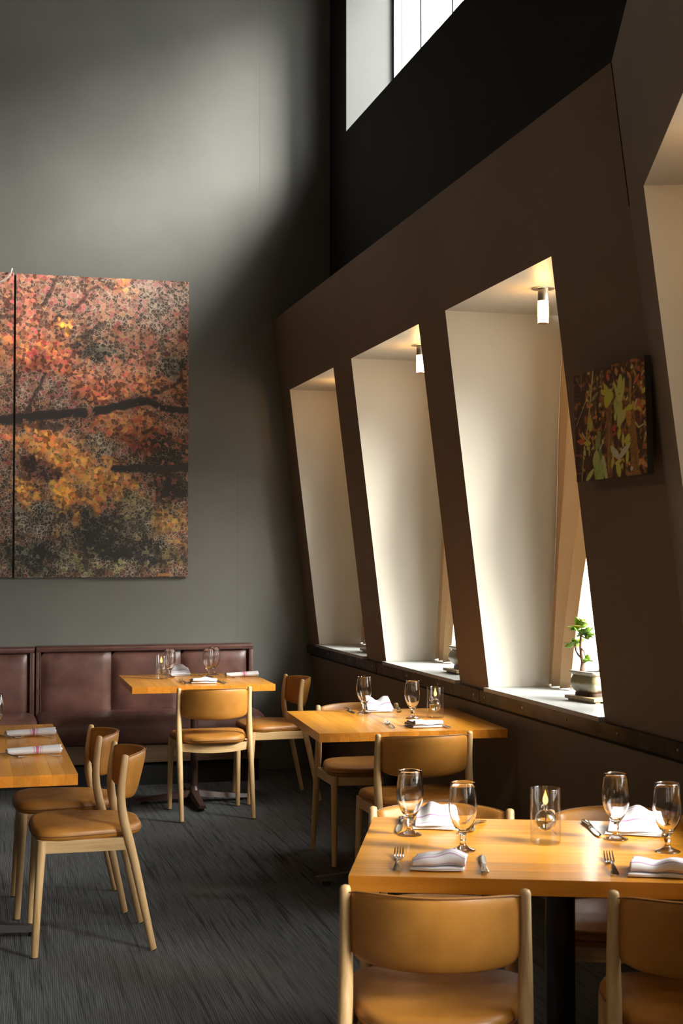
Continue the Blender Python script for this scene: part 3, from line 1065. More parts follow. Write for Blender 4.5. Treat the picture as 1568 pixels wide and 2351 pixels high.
def make_candle():
    c = thing('oil_candle', 'candle', 'candle')
    b = MB()
    b.lathe([(0.0, 0.0), (0.0385, 0.0), (0.0398, 0.002), (0.0400, 0.006), (0.0400, 0.1420), (0.0394, 0.1435), (0.0386, 0.1435), (0.0380, 0.1420), (0.0380, 0.006), (0.0372, 0.0035), (0.0, 0.003)], 40)
    b.build('glass_cylinder', 'thin_glass', c, angle=50, weld=True)
    # hollow glass bulb with neck, half full of oil
    def sph(r, zc, a0, a1, n=12):
        return [(r * math.cos(a0 + (a1 - a0) * k / n), zc + r * math.sin(a0 + (a1 - a0) * k / n)) for k in range(n + 1)]
    zc, ro, ri = 0.060, 0.0285, 0.0268
    out = sph(ro, zc, -math.pi / 2, math.pi / 2 * 0.86, 16)
    inn = sph(ri, zc, -math.pi / 2, math.pi / 2 * 0.86, 16)[::-1]
    b = MB()
    b.lathe([(0.0, zc - ro)] + out[1:] + [(0.0055, zc + ro + 0.003), (0.0055, zc + ro + 0.010), (0.0035, zc + ro + 0.010), (0.0035, zc + ro + 0.002)] + inn[:-1] + [(0.0, zc - ri)], 28)
    bulb = b.build('bulb', 'clear_glass', c, angle=60, weld=True)
    b = MB()
    rr = ri - 0.0004
    prof = sph(rr, zc, -math.pi / 2, 0.05, 10)
    b.lathe([(0.0, zc - rr)] + prof[1:] + [(0.0, prof[-1][1])], 28)
    b.build('oil', 'lamp_oil', bulb, angle=60, weld=True)
    # hanging hook at the side of the bulb and three little glass stays
    b = MB()
    hook = [(0.012 + 0.011 * math.cos(a), 0.014, zc + 0.028 + 0.011 * math.sin(a)) for a in np.linspace(-1.2, 2.9, 12)]
    b.tube(hook, 0.0016, 8)
    b.build('hook', 'clear_glass', bulb)
    b = MB()
    for a in (0.4, 2.5, 4.6):
        b.tube([(0.022 * math.cos(a), 0.022 * math.sin(a), zc - 0.019), (0.0378 * math.cos(a), 0.0378 * math.sin(a), zc - 0.030)], 0.0014, 6)
    b.build('stay', 'clear_glass', bulb)
    b = MB(); b.tube([(0, 0, zc - 0.02), (0.002, 0, zc + 0.01), (0, 0, zc + ro + 0.013)], 0.0016, 8)
    b.build('wick', 'white_paint', c)
    b = MB()
    z0 = zc + ro + 0.011
    b.lathe([(0.0, z0), (0.0045, z0 + 0.003), (0.0072, z0 + 0.009), (0.0070, z0 + 0.015), (0.0050, z0 + 0.023), (0.0024, z0 + 0.032), (0.0, z0 + 0.041)], 14)
    b.build('flame', 'flame', c, weld=True)
    return c


can = make_candle()
cu = []
for loc, a, lab in ((loc2(0.480, 0.432), 0.5, 'glass cylinder oil candle burning on the nearest table'),
                    ((2.112, 6.312, TT), 2.1, 'glass cylinder oil candle burning on the middle table by the wall'),
                    ((1.150, 8.690, TT), 1.2, 'glass cylinder oil candle burning on the rear table before the banquette')):
    place(can, cu, loc, a, lab, 'glass oil candles')

# ------------------------------------------------------------------ cutlery
def ribbon(b, rows, th):
    """rows: (y, x centre, half width, z) -> thin solid strip"""
    P = []
    for y, x, hw, z in rows:
        P.append([(x - hw, y, z), (x, y, z + th * 0.6), (x + hw, y, z), (x + hw * 0.9, y, z - th), (x - hw * 0.9, y, z - th)])
    b.grid(P, closed_v=True, cap=True)


def make_fork():
    b = MB()
    body = [(0.0, 0, 0.006, 0.0035), (0.004, 0, 0.0095, 0.004), (0.015, 0, 0.0102, 0.005), (0.035, 0, 0.0075, 0.0085), (0.06, 0, 0.0050, 0.0125), (0.09, 0, 0.0036, 0.014), (0.115, 0, 0.0032, 0.0105), (0.128, 0, 0.0048, 0.006),
            (0.138, 0, 0.0102, 0.0036), (0.150, 0, 0.0122, 0.0034), (0.156, 0, 0.0124, 0.0038)]
    ribbon(b, body, 0.0018)
    for k in range(4):
        x = (-1.5 + k) * 0.0070
        ribbon(b, [(0.1555, x, 0.0022, 0.0038), (0.168, x, 0.0021, 0.0055), (0.185, x * 0.98, 0.0018, 0.0105), (0.202, x * 0.96, 0.0010, 0.0185)], 0.0016)
    return b.mesh('fork', 'silver', angle=45)


def make_knife():
    b = MB()
    ribbon(b, [(0.0, 0, 0.006, 0.006), (0.004, 0, 0.0098, 0.0068), (0.02, 0, 0.0095, 0.0075), (0.05, 0, 0.0068, 0.0078), (0.085, 0, 0.0058, 0.0072), (0.095, 0, 0.0062, 0.006)], 0.005)
    ribbon(b, [(0.094, 0, 0.0060, 0.0045), (0.105, 0.0005, 0.0075, 0.0035), (0.13, 0.001, 0.0092, 0.003), (0.175, 0.0015, 0.0098, 0.003), (0.20, 0.0022, 0.0080, 0.003), (0.212, 0.004, 0.0045, 0.003), (0.217, 0.005, 0.001, 0.003)], 0.0014)
    return b.mesh('knife', 'silver', angle=45)


ME_FORK, ME_KNIFE = make_fork(), make_knife()


def cutlery(kind, loc, heading, label):
    """heading: degrees, direction from handle to tip measured from +Y clockwise"""
    me = ME_FORK if kind == 'fork' else ME_KNIFE
    o = link('dinner_' + kind, me)
    o.location = loc
    o.rotation_euler = (0, 0, -R(heading))
    tag(o, label, kind, 'silver table %s' % ('forks' if kind == 'fork' else 'knives'))
    return o


A_ = 20.6
cutlery('fork', loc2(0.112, 0.045), A_ - 2, 'silver fork left of the near left napkin on the nearest table')
cutlery('knife', loc2(0.322, 0.035), A_ - 3, 'silver knife right of the near left napkin on the nearest table')
cutlery('knife', loc2(0.083, 0.735), A_ + 180 - 1, 'silver knife at the far left corner of the nearest table')
cutlery('fork', loc2(0.318, 0.715), A_ + 180 + 14, 'silver fork behind the near left glass, far side of nearest table')
cutlery('fork', loc2(0.628, 0.055), A_ + 0, 'silver fork left of the near right napkin on the nearest table')
cutlery('knife', loc2(0.600, 0.735), A_ + 180 - 8, 'silver knife right of the candle at the far side of the nearest table')
cutlery('fork', loc2(0.835, 0.720), A_ + 180 + 8, 'silver fork behind the right edge glass on the nearest table')
cutlery('fork', (1.803, 5.965, TT), 8, 'silver fork left of the near napkin on the middle table')
cutlery('knife', (2.040, 5.905, TT), -2, 'silver knife right of the near napkin on the middle table')
cutlery('knife', (1.806, 6.790, TT), 182, 'silver knife left of the far napkin on the middle table')
cutlery('fork', (2.065, 6.735, TT), 196, 'silver fork right of the far napkin on the middle table')
cutlery('fork', (1.246, 8.300, TT), -2, 'silver fork left of the near napkin on the rear table')
cutlery('knife', (1.475, 8.270, TT), -4, 'silver knife right of the near napkin on the rear table')
cutlery('fork', (1.375, 9.010, TT), 160, 'silver fork right of the far napkin on the rear table')

# ------------------------------------------------------------------ napkins
def folded_napkin(seed, w=0.132, d=0.105, h=0.040, style='stack'):
    """linen folded over itself; the fold line is drawn as a path in (y, z) and swept across x"""
    r = random.Random(seed)
    if style == 'stack':
        key = [(d * 0.46, 0.003), (-d * 0.40, 0.003), (-d * 0.50, 0.0065), (-d * 0.42, 0.0105), (d * 0.42, 0.0075), (d * 0.48, 0.012), (d * 0.40, 0.017),
               (-d * 0.30, 0.0135), (-d * 0.46, 0.0155), (-d * 0.54, h * 0.60), (-d * 0.50, h * 0.92), (-d * 0.36, h * 1.0), (-d * 0.22, h * 0.78), (d * 0.06, h * 0.74), (d * 0.40, h * 0.72), (d * 0.52, h * 0.50)]
    else:
        key = [(d * 0.48, 0.003), (-d * 0.46, 0.003), (-d * 0.52, 0.006), (-d * 0.46, 0.010), (d * 0.20, 0.013), (d * 0.40, h * 0.55), (d * 0.44, h * 0.92),
               (d * 0.30, h * 1.05), (d * 0.05, h * 0.86), (-d * 0.20, h * 0.56), (-d * 0.44, 0.019), (-d * 0.54, 0.012)]
    # smooth the path (Catmull-Rom)
    pts = []
    K = [key[0]] + key + [key[-1]]
    for i in range(1, len(K) - 2):
        for q in range(6):
            tt = q / 6
            p0, p1, p2, p3 = (np.array(K[i + e]) for e in (-1, 0, 1, 2))
            pts.append(0.5 * (2 * p1 + (p2 - p0) * tt + (2 * p0 - 5 * p1 + 4 * p2 - p3) * tt ** 2 + (3 * p1 - p0 - 3 * p2 + p3) * tt ** 3))
    pts.append(np.array(key[-1]))
    pts = np.array(pts)
    n = len(pts)
    nx = 18
    V, F, UV = [], [], []
    ph = [r.uniform(0, 6) for _ in range(4)]
    for i, (y, z) in enumerate(pts):
        f = i / (n - 1)
        for j in range(nx + 1):
            a = -1 + 2 * j / nx
            taper = 1.0 - (0.16 * (y / d + 0.5) if style != 'stack' else 0.05 * f)
            x = a * w / 2 * taper + (r.uniform(-1, 1) * 0.0 + 0.010 * (f - 0.5))
            zz = max(0.0025, z * (1 + (0.16 * math.sin(a * 2.6 + ph[0]) + 0.08 * math.sin(a * 6 + ph[1])) * min(1, z / 0.02)))
            yy = y + 0.008 * math.sin(a * 2.4 + ph[2] + f * 3) * (0.4 + z / h)
            V.append((x, yy, zz))
            UV.append((f, j / nx))
    for i in range(n - 1):
        for j in range(nx):
            q = i * (nx + 1) + j
            F.append((q, q + 1, q + nx + 2, q + nx + 1))
    return sheet('napkin', V, F, UV, 'linen_fold', 0.0022)


def sheet(name, V, F, UV, m, th):
    me = bpy.data.meshes.new(name)
    me.from_pydata(V, [], F)
    me.materials.append(MATS[m])
    uv = me.uv_layers.new(name='uv')
    li = np.zeros(len(me.loops), dtype=np.int32)
    me.loops.foreach_get('vertex_index', li)
    uv.data.foreach_set('uv', np.array(UV, dtype=np.float32)[li].ravel())
    me.polygons.foreach_set('use_smooth', [True] * len(me.polygons))
    me.update()
    return me, th


def sheet_obj(name, me_th, loc, rz, label, cat, group):
    me, th = me_th
    o = link(name, me)
    o.location = loc
    o.rotation_euler = (0, 0, rz)
    md = o.modifiers.new('cloth_thickness', 'SOLIDIFY')
    md.thickness = th
    md.offset = 0
    md = o.modifiers.new('soften', 'SUBSURF')
    md.levels = 1
    md.render_levels = 1
    return tag(o, label, cat, group)


def rolled_napkin(L=0.205):
    V, F, UV = [], [], []
    n, nx = 64, 16
    for i in range(n + 1):
        f = i / n
        a = 2 * math.pi * 2.6 * f
        rr = 0.006 + 0.019 * f
        for j in range(nx + 1):
            g = j / nx
            k = 0.82 + 0.30 * g
            V.append((-L / 2 + L * g + 0.004 * math.sin(a * 0.7) * (1 if g > 0.5 else -1), math.cos(a + 0.8) * rr * 1.25 * k, 0.0175 * k + math.sin(a + 0.8) * rr * 0.64 * k))
            UV.append((f, g))
    for i in range(n):
        for j in range(nx):
            q = i * (nx + 1) + j
            F.append((q, q + 1, q + nx + 2, q + nx + 1))
    return sheet('napkin_roll', V, F, UV, 'linen_roll', 0.0018)


NG = 'white linen napkins'
T_ = -ANG
sheet_obj('napkin', folded_napkin(1), loc2(0.212, 0.110), T_ - 0.03, 'loosely folded white napkin at the near left setting of the nearest table', 'napkin', NG)
sheet_obj('napkin', folded_napkin(2, 0.140), loc2(0.735, 0.092), T_ - 0.12, 'folded white napkin at the near right setting of the nearest table', 'napkin', NG)
sheet_obj('napkin', folded_napkin(3, 0.120, 0.125, 0.048, 'tent'), loc2(0.182, 0.640), T_ + 0.02, 'propped white napkin at the far left setting of the nearest table', 'napkin', NG)
sheet_obj('napkin', folded_napkin(4, 0.150, 0.125, 0.052, 'tent'), loc2(0.728, 0.610), T_ - 0.10, 'propped white napkin at the far right setting of the nearest table', 'napkin', NG)
sheet_obj('napkin', folded_napkin(5, 0.140, 0.12, 0.032), (1.957, 6.010, TT), R(2), 'folded white napkin at the near setting of the middle table', 'napkin', NG)
sheet_obj('napkin', folded_napkin(6, 0.130, 0.11, 0.060, 'tent'), (1.935, 6.665, TT), R(-6), 'propped white napkin at the far setting of the middle table', 'napkin', NG)
sheet_obj('napkin', folded_napkin(7, 0.150, 0.13, 0.032), (1.360, 8.385, TT), R(-3), 'folded white napkin at the near setting of the rear table', 'napkin', NG)
sheet_obj('napkin', folded_napkin(8, 0.130, 0.13, 0.052, 'tent'), (1.296, 8.945, TT), R(-4), 'propped white napkin at the far setting of the rear table', 'napkin', NG)
rn = rolled_napkin()
sheet_obj('napkin_roll', rn, (1.655, 8.725, TT), R(1), 'rolled white napkin with crimson band on the rear table', 'napkin', 'rolled striped napkins')
sheet_obj('napkin_roll', rn, (0.262, 6.105, TT), R(2), 'farther rolled napkin with crimson band on the left edge table', 'napkin', 'rolled striped napkins')
sheet_obj('napkin_roll', rn, (0.251, 5.548, TT), R(2), 'nearer rolled napkin with crimson band on the left edge table', 'napkin', 'rolled striped napkins')
cutlery('fork', (1.748, 8.610, TT), -76, 'silver fork lying before the rolled napkin on the rear table')
cutlery('fork', (0.352, 6.030, TT), -82, 'silver fork before the farther rolled napkin on the left table')
cutlery('fork', (0.345, 5.455, TT), -82, 'silver fork before the nearer rolled napkin on the left table')
cutlery('knife', (0.345, 6.148, TT), -92, 'silver knife behind the farther rolled napkin on the left table')
cutlery('knife', (0.335, 5.602, TT), -92, 'silver knife behind the nearer rolled napkin on the left table')

# ------------------------------------------------------------------ lamps in the window heads
def make_lamp():
    l = thing('recess_lamp', 'lamp', 'lamp', group='cylinder lamps in the window heads')
    b = MB(); b.lathe([(0.0, 0.0), (0.050, 0.0), (0.050, -0.002), (0.048, -0.0035), (0.0, -0.0035)], 32)
    fl = b.build('flange', 'brushed_nickel', l, angle=40, weld=True)
    for s in (-1, 1):
        b = MB(); b.lathe([(0.0, -0.0034), (0.003, -0.0034), (0.003, -0.0046), (0.0, -0.0048)], 8, c=(0.0, 0.036 * s, 0))
        b.build('screw', 'black_iron', fl, weld=True)
    b = MB(); b.lathe([(0.0, -0.003), (0.0225, -0.003), (0.0225, -0.050), (0.0215, -0.0515), (0.0215, -0.0540), (0.0, -0.0540)], 28)
    b.build('socket', 'brushed_nickel', l, angle=40, weld=True)
    b = MB(); b.lathe([(0.0, -0.0540), (0.0222, -0.0540), (0.0232, -0.080), (0.0232, -0.115), (0.0224, -0.1480), (0.0, -0.1480)], 28)
    b.build('glass_tube', 'lamp_tube', l, angle=50, weld=True)
    b = MB(); b.lathe([(0.0, -0.1480), (0.0224, -0.1480), (0.0224, -0.1505), (0.012, -0.1520), (0.0, -0.1520)], 28)
    b.build('end_ring', 'brass', l, angle=40, weld=True)
    return l


lamp0 = make_lamp()
lu = []
place(lamp0, lu, (2.351, 5.580, HEAD), 0, 'glowing cylinder lamp in the head of the largest window recess')
place(lamp0, lu, (2.355, 7.275, HEAD), 0, 'glowing cylinder lamp half hidden in the middle window recess')
place(lamp0, lu, (2.355, 8.880, HEAD), 0, 'cylinder lamp hidden in the window recess next to the back wall')
lx, ly = 0.72, 3.78
place(lamp0, lu, (N2[0] * lx + D3[0] * ly, N2[1] * lx + D3[1] * ly, HEAD), -ANG, 'cylinder lamp in the window recess beyond the right edge')

# ------------------------------------------------------------------ curtains
def curtain(label, y_far, top_w, bot_w, folds, x_off, seed, M=None, gz=GL0):
    r = random.Random(seed)
    nz, ny = 26, 72
    V, F = [], []
    z0, z1 = SILL + 0.007, HEAD - 0.05
    for i in range(nz + 1):
        z = z0 + (z1 - z0) * i / nz
        f = (z - z0) / (z1 - z0)
        wid = bot_w + (top_w - bot_w) * min(1, f / 0.55) ** 1.6
        for j in range(ny + 1):
            g = j / ny
            ph = 2 * math.pi * folds * g
            amp = 0.028 * (0.75 + 0.25 * math.sin(seed + 3 * g))
            x = gz(z) + x_off + amp * math.sin(ph) + 0.004 * math.sin(5 * z + 9 * g)
            y = y_far - wid * (g + 0.02 * math.sin(2 * ph) * min(1, g * 8))
            V.append((x, y, z + (0.004 * math.sin(ph) if i == 0 else 0)))
    for i in range(nz):
        for j in range(ny):
            q = i * (ny + 1) + j
            F.append((q, q + 1, q + ny + 2, q + ny + 1))
    me = bpy.data.meshes.new('curtain')
    me.from_pydata(V, [], F)
    me.materials.append(MATS['curtain_cloth'])
    me.polygons.foreach_set('use_smooth', [True] * len(me.polygons))
    root = thing('curtain', label, 'curtain', group='tan window curtains')
    o = link('drape', me, root)
    md = o.modifiers.new('cloth_thickness', 'SOLIDIFY'); md.thickness = 0.002; md.offset = 0
    b = MB(); b.tube([(gz(z1) + x_off, y_far - 0.002, z1 + 0.006), (gz(z1) + x_off, y_far - 1.2, z1 + 0.006)], 0.008, 12)
    b.build('curtain_rod', 'window_frame', root)
    if M is not None:
        root.matrix_world = M
    return root


curtain('tan curtain hanging beside the jade plant in the largest window', 6.2035, 0.50, 0.245, 2.6, -0.075, 2)
curtain('tan curtain showing as a sliver in the middle window recess', 7.8685, 0.50, 0.28, 2.6, -0.075, 4)
curtain('tan curtain hidden in the window recess next to the back wall', 9.4785, 0.78, 0.64, 4.2, -0.075, 6)  # unseen; widened to hold daylight off the back wall

curtain('tan curtain added to dim the window recess beyond the right edge', WIN2[0][1] - 0.0015, 0.66, 0.50, 4.0, -0.075, 8, M2, glaz2)  # curtain added to cut daylight on this recess's far reveal

# ------------------------------------------------------------------ potted plants on the sills
def rect_ring(hx, hy, z, r=0.25, n=8):
    pts = []
    for cx, cy, a0 in ((1, 1, 0), (-1, 1, 90), (-1, -1, 180), (1, -1, 270)):
        rr = r * min(hx, hy)
        for k in range(n):
            a = R(a0 + 90 * k / (n - 1))
            pts.append((cx * (hx - rr) + rr * math.cos(a), cy * (hy - rr) + rr * math.sin(a), z))
    return pts


def make_tray(label, loc, rz, hx, hy):
    t_ = thing('pot_tray', label, 'tray', loc, rz, 'wooden plant trays')
    b = MB(); b.box((-hx, -hy, 0.008), (hx, hy, 0.022))
    b.build('board', 'tray_wood', t_, smooth=False, bevel=0.002)
    for sx in (-1, 1):
        b = MB(); b.box((sx * hx * 0.72 - 0.012, -hy * 0.92, 0.0), (sx * hx * 0.72 + 0.012, hy * 0.92, 0.008))
        b.build('runner', 'tray_wood', t_, smooth=False)
    return t_


def make_pot(root, hx, hy, h, bow):
    prof = [(0.80, 0.0), (0.80, 0.10), (0.76, 0.14), (0.86, 0.22), (0.93 + bow, 0.40), (0.94 + bow, 0.58), (0.90 + bow * 0.5, 0.74), (0.88, 0.82), (1.00, 0.88), (1.03, 0.93), (1.02, 0.985), (0.98, 1.0), (0.90, 1.0), (0.86, 0.96), (0.84, 0.86)]
    b = MB()
    P = [rect_ring(hx * s, hy * s, h * z, 0.3) for s, z in prof]
    b.grid(P, closed_v=True, cap=True)
    pot = b.build('pot', 'pot_glaze', root, angle=40)
    b = MB()
    V = []
    for k, (s, zz) in enumerate(((0.845, 0.86), (0.84, 0.895), (0.6, 0.925), (0.3, 0.935), (0.02, 0.93))):
        V.append([(x + random.uniform(-1, 1) * 0.002, y + random.uniform(-1, 1) * 0.002, h * zz + random.uniform(-1, 1) * 0.003) for x, y, _ in rect_ring(hx * s, hy * s, 0, 0.3)])
    b.grid(V, closed_v=True, cap=True)
    b.build('soil', 'soil', root, angle=20)
    return pot


def leaf_mesh():
    """fat oval succulent leaf, base at the origin, growing along +x"""
    b = MB()
    P = []
    L, W, T = 0.034, 0.0118, 0.0028
    for i in range(9):
        f = i / 8
        wv = W * (math.sin(math.pi * min(1, f ** 0.72)) ** 0.75) + 0.0009 * (1 - f)
        tv = T * (math.sin(math.pi * min(1, 0.08 + 0.9 * f)) ** 0.6)
        cz = 0.004 * f * f
        P.append([(L * f, wv * math.cos(a), cz + tv * math.sin(a) + 0.0025 * (abs(math.cos(a)) ** 2) * math.sin(math.pi * f)) for a in np.linspace(0, 2 * math.pi, 9)[:-1]])
    b.grid(P, closed_v=True, cap=True)
    return b.mesh('leaf', 'jade_leaf', angle=70)


LEAF = leaf_mesh()


def leaf(parent, p, yaw, pitch, s, roll=0.0):
    o = link('leaf', LEAF, parent)
    o.location = p
    o.rotation_euler = (Matrix.Rotation(yaw, 3, 'Z') @ Matrix.Rotation(-pitch, 3, 'Y') @ Matrix.Rotation(roll, 3, 'X')).to_euler()
    o.scale = (s, s, s)
    return o


# jade tree in the largest window. local y axis runs along the wall, +y away from the viewer, x outward
tray_z = SILL
make_tray('small wooden tray under the jade plant pot', (2.555, 5.510, tray_z), R(10), 0.088, 0.108)
jp = thing('potted_jade', 'jade bonsai in a glazed rectangular pot on the largest window sill', 'plant', (2.560, 5.530, tray_z + 0.022), R(10), 'potted plants on the window sills')
make_pot(jp, 0.078, 0.092, 0.104, 0.04)
hp = 0.097
b = MB()
trunk = [(0.0, 0.012, hp - 0.012), (0.0, 0.010, hp + 0.012), (0.0, 0.006, hp + 0.04), (0.002, 0.020, hp + 0.075), (0.002, 0.024, hp + 0.105), (0.0, 0.020, hp + 0.145), (0.002, 0.022, hp + 0.168)]
TS = Vector((-0.042, 0.026, 0))
_tube = MB.tube
MB.tube = lambda s, pts, *a, **k: _tube(s, [Vector(q) + TS for q in pts], *a, **k)
b.tube(trunk, [0.017, 0.0105, 0.0078, 0.0070, 0.0060, 0.0048, 0.0035], 10)
b.tube([(0.0, 0.012, hp + 0.055), (-0.004, 0.035, hp + 0.072), (-0.006, 0.048, hp + 0.088), (-0.006, 0.062, hp + 0.112)], [0.0045, 0.0038, 0.003, 0.0022], 8)
b.tube([(-0.006, 0.046, hp + 0.086), (-0.002, 0.052, hp + 0.105), (0.0, 0.056, hp + 0.118)], [0.0028, 0.0022, 0.0018], 8)
b.tube([(0.002, 0.020, hp + 0.100), (0.004, 0.004, hp + 0.088), (0.006, -0.004, hp + 0.066), (0.008, -0.016, hp + 0.048)], [0.0036, 0.003, 0.0024, 0.0018], 8)
b.tube([(0.001, 0.021, hp + 0.150), (0.0, 0.002, hp + 0.160), (0.0, -0.014, hp + 0.158), (0.0, -0.028, hp + 0.166)], [0.0036, 0.003, 0.0024, 0.002], 8)
b.tube([(0.001, 0.021, hp + 0.155), (-0.002, 0.036, hp + 0.176), (-0.002, 0.040, hp + 0.184)], [0.003, 0.0024, 0.0018], 8)
b.tube([(0.002, 0.022, hp + 0.165), (0.002, 0.016, hp + 0.190), (0.002, 0.014, hp + 0.215)], [0.003, 0.0022, 0.0015], 8)
b.build('stem', 'jade_stem', jp, angle=60)
MB.tube = _tube
b = MB()
b.tube([(0.012, -0.040, hp - 0.010), (0.012, -0.041, hp + 0.020), (0.012, -0.040, hp + 0.036)], [0.013, 0.011, 0.012], 10)
b.build('stem', 'jade_stem', jp, angle=60)
rl = random.Random(5)
clusters = [((-0.002, 0.042, hp + 0.184), 9, 1.15), ((-0.006, 0.064, hp + 0.114), 8, 1.0), ((0.0, 0.057, hp + 0.120), 4, 0.9), ((0.0, -0.034, hp + 0.167), 9, 1.0), ((0.0, -0.020, hp + 0.140), 5, 0.95), ((0.002, 0.014, hp + 0.216), 4, 0.95),
            ((0.002, 0.018, hp + 0.186), 6, 1.05), ((0.0, -0.012, hp + 0.157), 5, 1.0), ((0.001, 0.024, hp + 0.160), 5, 1.1), ((0.008, -0.017, hp + 0.049), 4, 0.9), ((0.012, -0.040, hp + 0.036), 4, 0.85)]
for p, n, s in clusters:
    p = Vector(p) + (TS if p[0] < 0.012 else Vector((0, 0, 0)))
    for k in range(n):
        leaf(jp, (p[0] + rl.uniform(-1, 1) * 0.003, p[1] + rl.uniform(-1, 1) * 0.003, p[2] + rl.uniform(-1, 1) * 0.004),
             2 * math.pi * k / n * 1.0 + rl.uniform(-0.5, 0.5), rl.uniform(-0.55, 1.1), s * rl.uniform(0.85, 1.3), rl.uniform(-0.9, 0.9))

make_tray('small wooden tray under the pot in the middle window', (2.520, 6.985, tray_z), 0, 0.105, 0.108)
p2 = thing('potted_succulent', 'round-lipped glazed pot with succulent in the middle window', 'plant', (2.535, 6.985, tray_z + 0.022), 0, 'potted plants on the window sills')
make_pot(p2, 0.098, 0.090, 0.118, 0.10)
b = MB()
b.tube([(-0.02, 0.05, 0.10), (-0.022, 0.055, 0.135), (-0.02, 0.05, 0.165)], [0.006, 0.005, 0.004], 8)
b.tube([(0.01, 0.0, 0.10), (0.01, 0.005, 0.15), (0.012, 0.0, 0.20), (0.01, 0.01, 0.23)], [0.009, 0.007, 0.005, 0.003], 8)
b.build('stem', 'jade_stem', p2, angle=60)
for p, n, s in (((-0.02, 0.05, 0.135), 5, 1.2), ((-0.02, 0.05, 0.167), 5, 1.3), ((0.01, 0.01, 0.23), 8, 1.1), ((0.012, 0.0, 0.20), 6, 1.1), ((0.01, 0.0, 0.16), 5, 1.0)):
    for k in range(n):
        leaf(p2, p, 2 * math.pi * k / n + rl.uniform(-0.4, 0.4), rl.uniform(-0.3, 1.0), s * rl.uniform(0.8, 1.15), rl.uniform(-0.6, 0.6))

make_tray('small wooden tray under the pot next to the back wall', (2.510, 8.600, tray_z), 0, 0.100, 0.105)
p3 = thing('potted_succulent', 'glazed pot peeking out in the recess next to the back wall', 'plant', (2.520, 8.590, tray_z + 0.022), 0, 'potted plants on the window sills')
make_pot(p3, 0.092, 0.088, 0.112, 0.10)
b = MB(); b.tube([(0.01, 0.0, 0.09), (0.012, 0.0, 0.15), (0.01, 0.0, 0.18)], [0.009, 0.006, 0.003], 8)
b.build('stem', 'jade_stem', p3, angle=60)
for k in range(8):
    leaf(p3, (0.01, 0.0, 0.175), 0.8 * k, rl.uniform(0, 1.0), 1.1, rl.uniform(-0.5, 0.5))

# ------------------------------------------------------------------ pictures
def srgb(r, g, b_):
    f = lambda c: (c / 255 / 12.92) if c / 255 <= 0.04045 else ((c / 255 + 0.055) / 1.055) ** 2.4
    return np.array([f(r), f(g), f(b_)])


def seg_dist(X, Y, p, q):
    px, py = p
    dx, dy = q[0] - px, q[1] - py
    t_ = np.clip(((X - px) * dx + (Y - py) * dy) / (dx * dx + dy * dy + 1e-9), 0, 1)
    return np.hypot(X - px - t_ * dx, Y - py - t_ * dy), t_


def vnoise(X, Y, s, seed):
    """smooth value noise in [0, 1]"""
    r = np.random.default_rng(seed)
    G = r.random((64, 64))
    x, y = X / s, Y / s
    xi, yi = np.floor(x).astype(int), np.floor(y).astype(int)
    fx, fy = x - xi, y - yi
    fx, fy = fx * fx * (3 - 2 * fx), fy * fy * (3 - 2 * fy)
    g = lambda a, c: G[a % 64, c % 64]
    return (g(xi, yi) * (1 - fx) + g(xi + 1, yi) * fx) * (1 - fy) + (g(xi, yi + 1) * (1 - fx) + g(xi + 1, yi + 1) * fx) * fy


def canvas(name, label, cat, corners, thick, nx, nz, paint, front_mat, side_mat, group=None):
    """flat picture: corners = bottom-left, bottom-right, top-left (world); paint(A, B) -> colour fields per front vertex"""
    bl, br, tl = (Vector(c) for c in corners)
    ex, ez = br - bl, tl - bl
    nrm = ex.cross(ez).normalized()
    root = thing(name, label, cat, bl, 0, group)
    A, B = np.meshgrid(np.linspace(0, 1, nx + 1), np.linspace(0, 1, nz + 1), indexing='ij')
    P = A[..., None] * np.array(ex) + B[..., None] * np.array(ez) + np.array(nrm) * 0.0006
    V = P.reshape(-1, 3)
    idx = np.arange((nx + 1) * (nz + 1)).reshape(nx + 1, nz + 1)
    F = np.stack([idx[:-1, :-1], idx[1:, :-1], idx[1:, 1:], idx[:-1, 1:]], -1).reshape(-1, 4)
    me = bpy.data.meshes.new('print')
    me.from_pydata(V.tolist(), [], F.tolist())
    me.materials.append(MATS[front_mat])
    for nm, col in paint(A, B).items():
        at = me.color_attributes.new(nm, 'FLOAT_COLOR', 'POINT')
        c4 = np.ones((V.shape[0], 4), dtype=np.float32)
        c4[:, :3] = col.reshape(-1, 3)
        at.data.foreach_set('color', c4.ravel())
    uv = me.uv_layers.new(name='uv')
    li = np.zeros(len(me.loops), dtype=np.int32)
    me.loops.foreach_get('vertex_index', li)
    U = np.stack([A * ex.length, B * ez.length], -1).reshape(-1, 2).astype(np.float32)
    uv.data.foreach_set('uv', U[li].ravel())
    link('print', me, root)
    b = MB()
    c = [Vector((0, 0, 0)), ex, ex + ez, ez]
    k = nrm * -thick
    b.add([tuple(p) for p in c] + [tuple(p + k) for p in c], [(0, 1, 2, 3), (7, 6, 5, 4), (0, 4, 5, 1), (1, 5, 6, 2), (2, 6, 7, 3), (3, 7, 4, 0)])
    b.build('stretcher', side_mat, root, smooth=False)
    return root


mat('pale_arm', (0.55, 0.50, 0.46), 0.3)  # pale colour stands in for the bright reflections of chrome
mat('canvas_edge', (0.03, 0.026, 0.024), 0.7)
